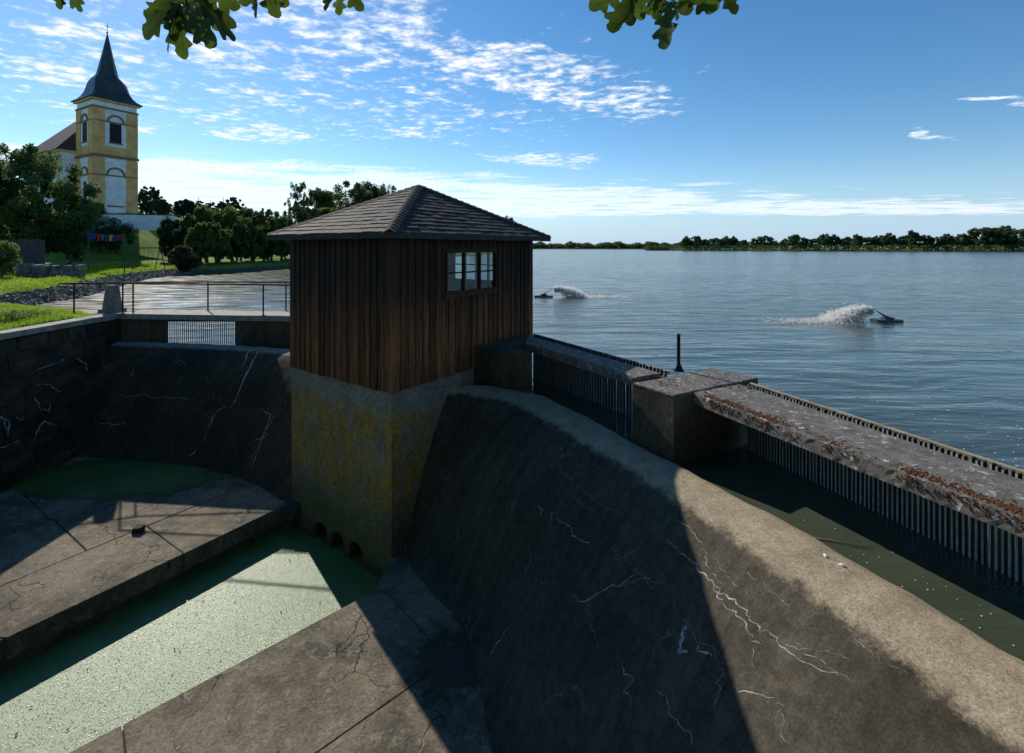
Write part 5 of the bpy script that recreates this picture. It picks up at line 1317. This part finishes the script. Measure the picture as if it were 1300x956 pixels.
# mooring stake in the inlet
q0 = at(327, 343, WATER); po = MB(); po.tube([(0, 0, -.5), (0, 0, .75)], .09, 7); tag(po.build('mooring_stake', 'dark_wood_fence', None, False, q0), 'dark stake standing in the water of the inlet', 'stake')

# ================================================================== AERATORS
def aerator(px, py, side, sc, label, seed):
    q = at(px, py, WATER); root = empty('paddle_aerator', q); tag(root, label, 'aerator', 'paddle aerators on the lake'); rr = random.Random(seed); rng = np.random.default_rng(seed)
    s = side
    m2 = MB(); m2.rings([[(x * sc, y * sc, z * sc) for x, y in ((-.62, -.28), (.55, -.30), (.66, 0), (.55, .30), (-.62, .28))] for z in (-.06, .07, .10)]); m2.build('float', 'plastic', root)
    m2 = MB(); m2.box(-.18 * sc, .25 * sc, -.14 * sc, .14 * sc, .101 * sc, .2 * sc); m2.build('motor', 'float_blue', root)
    m2 = MB(); m2.rings([[(x * sc, y * sc, z * sc) for x, y, z in c] for c in ([(s * .05, -.10, .12), (s * .05, .10, .12), (s * .28, .10, .12), (s * .28, -.10, .12)], [(s * -.35, -.07, .40), (s * -.35, .07, .40), (s * -.2, .07, .34), (s * -.2, -.07, .34)], [(s * -.72, -.04, .66), (s * -.72, .04, .66), (s * -.62, .04, .58), (s * -.62, -.04, .58)])]); m2.build('nozzle', 'plastic', root)
    # spray: drops thrown in an arc from the nozzle, falling back on the water
    n = 15000; t = rng.uniform(.04, 1.05, n); v0 = rng.normal(1, .14, n); L = 2.35
    x = s * (-.62 - L * t * v0); y = rng.normal(0, .05 + .30 * t, n); tt = t * v0; zc = .50 + .80 * tt - 1.3 * tt ** 2 + rng.normal(0, .085, n)
    z = zc * rng.uniform(0, 1, n) ** np.where(t < .25, .12, .55) * 1.02
    ok = z > .0; P = np.stack([x, y, z], 1)[ok] * sc; 
    sz = (.004 + .030 * rng.uniform(0, 1, len(P)) ** 3) * sc
    T = np.array([(1, 1, 1), (1, -1, -1), (-1, 1, -1), (-1, -1, 1)], float) * .8
    A = P[:, None, :] + (T[None] * sz[:, None, None]) * np.array((1.5, 1, 1)); Vv = A.reshape(-1, 3); b = np.arange(len(P))[:, None] * 4
    Qq = (b[:, None, :] + np.array([(0, 1, 2), (0, 3, 1), (0, 2, 3), (1, 3, 2)])[None]).reshape(-1, 3)
    tag(place('spray', np_mesh('spray', Vv, Qq, 'spray'), root), kind='stuff')
    n = 2600; x = s * (-1.6 - np.abs(rng.normal(0, 1.15, n)) * 1.3); y = rng.normal(0, .35, n); P = np.stack([x, y, np.abs(rng.normal(0, .035, n))], 1) * sc
    sz = rng.uniform(.008, .038, n) * sc; A = P[:, None, :] + T[None] * sz[:, None, None] * np.array((2.2, 1.2, .5)); b = np.arange(n)[:, None] * 4
    Qq = (b[:, None, :] + np.array([(0, 1, 2), (0, 3, 1), (0, 2, 3), (1, 3, 2)])[None]).reshape(-1, 3)
    tag(place('foam', np_mesh('foam', A.reshape(-1, 3), Qq, 'spray'), root), kind='stuff')
aerator(1126, 408, 1, .92, 'floating aerator throwing spray to the left on the open lake', 3)
aerator(690, 377, -1, .95, 'floating aerator throwing spray to the right just beside the hut', 4)

# ---- foam flecks drifting on the water near the walkway
rng = np.random.default_rng(77); mb = MB(); rr = random.Random(31); k = 0
while k < 90:
    px, py = rr.uniform(950, 1330), rr.uniform(470, 600); lim = 492 + (px - 950) * .33
    if py > lim - 2 or rr.random() > (py - 450) / 150: continue
    q = at(px, py, WATER); s_ = rr.uniform(.005, .017); n_ = 5; a0 = rr.uniform(0, 6)
    mb.add([(q.x + s_ * rr.uniform(.6, 1.6) * math.cos(a0 + i * 1.2566), q.y + s_ * rr.uniform(.6, 1.2) * math.sin(a0 + i * 1.2566), WATER + .012) for i in range(n_)], [tuple(range(n_))]); k += 1
k = 0
while k < 25:
    px, py = rr.uniform(1000, 1310), rr.uniform(650, 860); lo = 640 + (px - 960) * .61
    if not lo - 45 < py < lo - 5: continue
    q = at(px, py, WATER); s_ = rr.uniform(.003, .008); a0 = rr.uniform(0, 6)
    mb.add([(q.x + s_ * rr.uniform(.6, 1.4) * math.cos(a0 + i * 1.2566), q.y + s_ * rr.uniform(.6, 1.2) * math.sin(a0 + i * 1.2566), WATER + .008) for i in range(5)], [tuple(range(5))]); k += 1
tag(mb.build('foam_flecks', 'foam'), 'white foam flecks drifting beside the walkway', None, None, 'stuff')
# reed stalk floating in the water behind the crest, scraps on the crest
a, b = at(1018, 682, WATER), at(1106, 698, WATER); m2 = MB(); m2.tube([a - a + Vector((0, 0, .012)), (b - a) * .45 + Vector((.0, .02, .016)), b - a + Vector((0, 0, .012))], [.006, .007, .003], 5)
tag(m2.build('reed_stalk', 'timber_pale', None, True, a), 'thin pale reed stalk floating behind the crest', 'reed')
for (px, py, sz, lb) in ((1043, 706, .03, 'small white scrap on the crest, the rounder one'), (1066, 715, .035, 'small flat white scrap on the crest, the longer one')):
    u, v_ = sr.uv(px, py); c_ = sr.ev(u, v_, sr.S); nn = sr.ev(u, v_, sr.N); m2 = MB(); rr = random.Random(px)
    ring = [[(sz * rr.uniform(.7, 1.2) * math.cos(a) * k, sz * .6 * rr.uniform(.7, 1.2) * math.sin(a) * k, h) for a in [i * math.pi / 4 for i in range(8)]] for k, h in ((1, 0), (.9, .010), (.4, .018))]
    m2.rings(ring); o = m2.build('scrap', 'litter', None, True, Vector(c_) + Vector(nn) * .002); o.rotation_euler = Vector(nn).to_track_quat('Z', 'Y').to_euler(); tag(o, lb, 'litter')
# stone lying on the left floor
q = at(176, 675, FLOOR); m2 = MB(); rr = random.Random(3); m2.rough_box(-.09, .09, -.07, .07, 0, .09, .025, rr); o = m2.build('loose_stone', 'wall_stone', None, False, Vector((q.x, q.y, FLOOR + .004))); tag(o, 'small dark stone lying on the sunlit basin floor', 'stone')

# ================================================================== OAK TWIGS
def oak_leaf():
    out = [(.0, .0), (.010, .06), (.05, .10), (.13, .14), (.16, .20), (.10, .26), (.09, .30), (.18, .34), (.27, .40), (.26, .47), (.16, .50), (.13, .55), (.22, .60), (.30, .68), (.26, .75), (.16, .76), (.14, .80), (.17, .87), (.13, .94), (.05, .985)]
    R_ = out + [(0, 1.0)]; L_ = [(-x * (.92 + .1 * math.sin(i * 2.1)), y + .012 * math.sin(i * 1.7)) for i, (x, y) in enumerate(out)][1:]
    mid = [(0, y) for _, y in R_]
    vs = []; fs = []
    n_ = len(R_)
    def zf(x, y): return -.16 * y * y + .5 * x * x - .03 * math.sin(y * 9) * abs(x)
    for (x, y) in R_: vs.append((x, y, zf(x, y)))
    for (x, y) in mid: vs.append((0, y, zf(0, y) - .006))
    LL = [R_[0]] + L_ + [R_[-1]]
    for (x, y) in LL: vs.append((x, y, zf(x, y)))
    for i in range(n_ - 1):
        fs.append((i, i + 1, n_ + i + 1, n_ + i)); fs.append((n_ + i, n_ + i + 1, 2 * n_ + i + 1, 2 * n_ + i))
    # stalk
    m2 = MB(); m2.add(vs, fs); m2.tube([(0, -.10, .01), (0, 0, .0), (0, .9, -.145)], [.010, .009, .003], 4)
    return m2.mesh('leaf', 'leaf_oak', True)
LEAF = oak_leaf()
oak = empty('oak_shade_tree', (3.0, -4.2, -1.72)); tag(oak, 'oak twigs hanging into the top of the picture, on an added unseen shade tree', 'tree'); OK_ = Vector(oak.location)
tm, cm = tree_meshes(900, 15.0, 9.5, 42000, .20, 'leaf_oak', 'round', .36, 110, .26)  # trunk and wide crown added out of view to cut skylight in the basin
place('trunk', tm, oak); place('crown', cm, oak)
def limb(pts, r0, r1): MB().tube([Vector(p) - OK_ for p in pts], [r0 + (r1 - r0) * i / (len(pts) - 1) for i in range(len(pts))], 7).build('limb', 'trunk', oak, True)
limb([(3, -4.2, 2.2), (2.2, -2.5, 3.0), (1.0, -.6, 3.1), (.55, 1.75, 2.5)], .16, .018)
limb([(3, -4.2, 2.4), (1.0, -2.8, 3.3), (-.6, -.8, 3.2), (-1.0, 1.8, 2.5)], .16, .016)
def twig(label, Y, stem, leaves, seed):
    """stem: where the twig runs; leaves: stalk end and tip of each leaf"""
    rr = random.Random(seed); s0 = far(*stem[0], Y)
    hub = Vector((.55, 1.75, 2.5)) if s0.x > 0 else Vector((-1.0, 1.8, 2.5))
    pts = [hub - s0, (hub - s0) * .45 + Vector((0, .03, -.12))] + [far(x, y, Y + .05 * i) - s0 for i, (x, y) in enumerate(stem)]
    m2 = MB(); m2.tube(pts, [.008 - .006 * i / max(1, len(pts) - 1) for i in range(len(pts))], 6); root = m2.build('twig', 'twig', oak, True, s0 - OK_); root['label'] = label
    for (x0, y0, x1, y1, roll) in leaves:
        dY = rr.uniform(-.12, .12); a = far(x0, y0, Y + dY) - s0; b = far(x1, y1, Y + dY + rr.uniform(-.05, .05)) - s0
        L = (b - a).length; yv = (b - a).normalized(); t = Vector((rr.gauss(0, .35), -1, rr.gauss(.15, .35))).normalized()
        zv = (t - yv * t.dot(yv)).normalized(); zv = Matrix.Rotation(R(roll), 3, yv) @ zv; xv = yv.cross(zv)
        o = bpy.data.objects.new('leaf', LEAF); col.objects.link(o); o.parent = root
        mt_ = Matrix((xv, yv, zv)).transposed().to_4x4(); mt_.translation = a; o.matrix_local = mt_ @ Matrix.Diagonal((L * rr.uniform(.85, 1.15), L, L, 1))
twig('oak twig with one leaf at the far left of the top edge', 1.9, [(60, -60), (75, -25), (82, -8)], [(78, -18, 104, 6, 20), (80, -20, 72, 11, -15), (76, -26, 96, 13, 40)], 1)
twig('largest oak leaf cluster, left of the picture top near the spire', 1.7, [(330, -90), (270, -50), (240, -15), (225, 10)],
     [(232, -8, 196, 22, 20), (230, 0, 172, 42, -25), (226, 8, 202, 61, 30), (228, 6, 226, 74, -20), (235, 0, 262, 55, 15), (240, -10, 296, 28, -30), (245, -12, 285, 52, 25), (240, -20, 262, 30, 40), (222, 2, 205, 30, 5),
      (250, -25, 300, 10, 10), (235, -15, 215, 15, -40), (228, 4, 246, 58, 50), (236, -6, 240, 40, -5), (226, -4, 186, 8, 35), (244, -16, 278, 36, -12), (230, 2, 214, 48, 12)], 2)
twig('small oak twig right of the largest leaf cluster', 1.8, [(350, -80), (335, -40), (328, -18)], [(330, -20, 318, 20, 20), (332, -22, 352, 15, -30), (330, -24, 362, 6, 25), (334, -26, 304, 6, -10)], 3)
twig('oak twig with three leaves over the cloud streak', 1.85, [(450, -80), (435, -40), (430, -18)], [(430, -20, 408, 8, 20), (432, -20, 432, 20, -30), (432, -24, 457, 10, 25)], 4)
twig('oak twig with lit leaves at the top right of centre', 1.75, [(900, -90), (870, -50), (850, -20), (845, -5)],
     [(800, -14, 748, 8, 25), (802, -10, 776, 34, -20), (806, -12, 798, 28, 30), (812, -16, 816, 20, -10), (846, -8, 832, 20, 30), (852, -2, 838, 56, 65), (852, -8, 864, 24, -60), (846, -12, 824, 14, 15), (860, -14, 884, 8, -30), (868, -18, 905, 16, 60), (905, -22, 910, 10, 20), (906, -24, 938, 14, -75), (838, -18, 800, 4, 12), (866, -22, 872, 14, 35), (884, -30, 896, 2, -20)], 5)

for k, (x, y, s_) in enumerate(((-16, -20, 1.0), (-27, -16, .9), (-5, -26, 1.1), (-38, -22, 1.0), (-20, -34, 1.2))):  # trees added out of view to block low skylight
    put_tree('added_bank_tree', variants[k % 5], (x, y, -1.72), ORD[k] + ' of the added unseen trees that block low sky behind the viewer', 'tree', 'added trees that block low sky behind the viewer', k * 1.7, (s_, s_, s_))
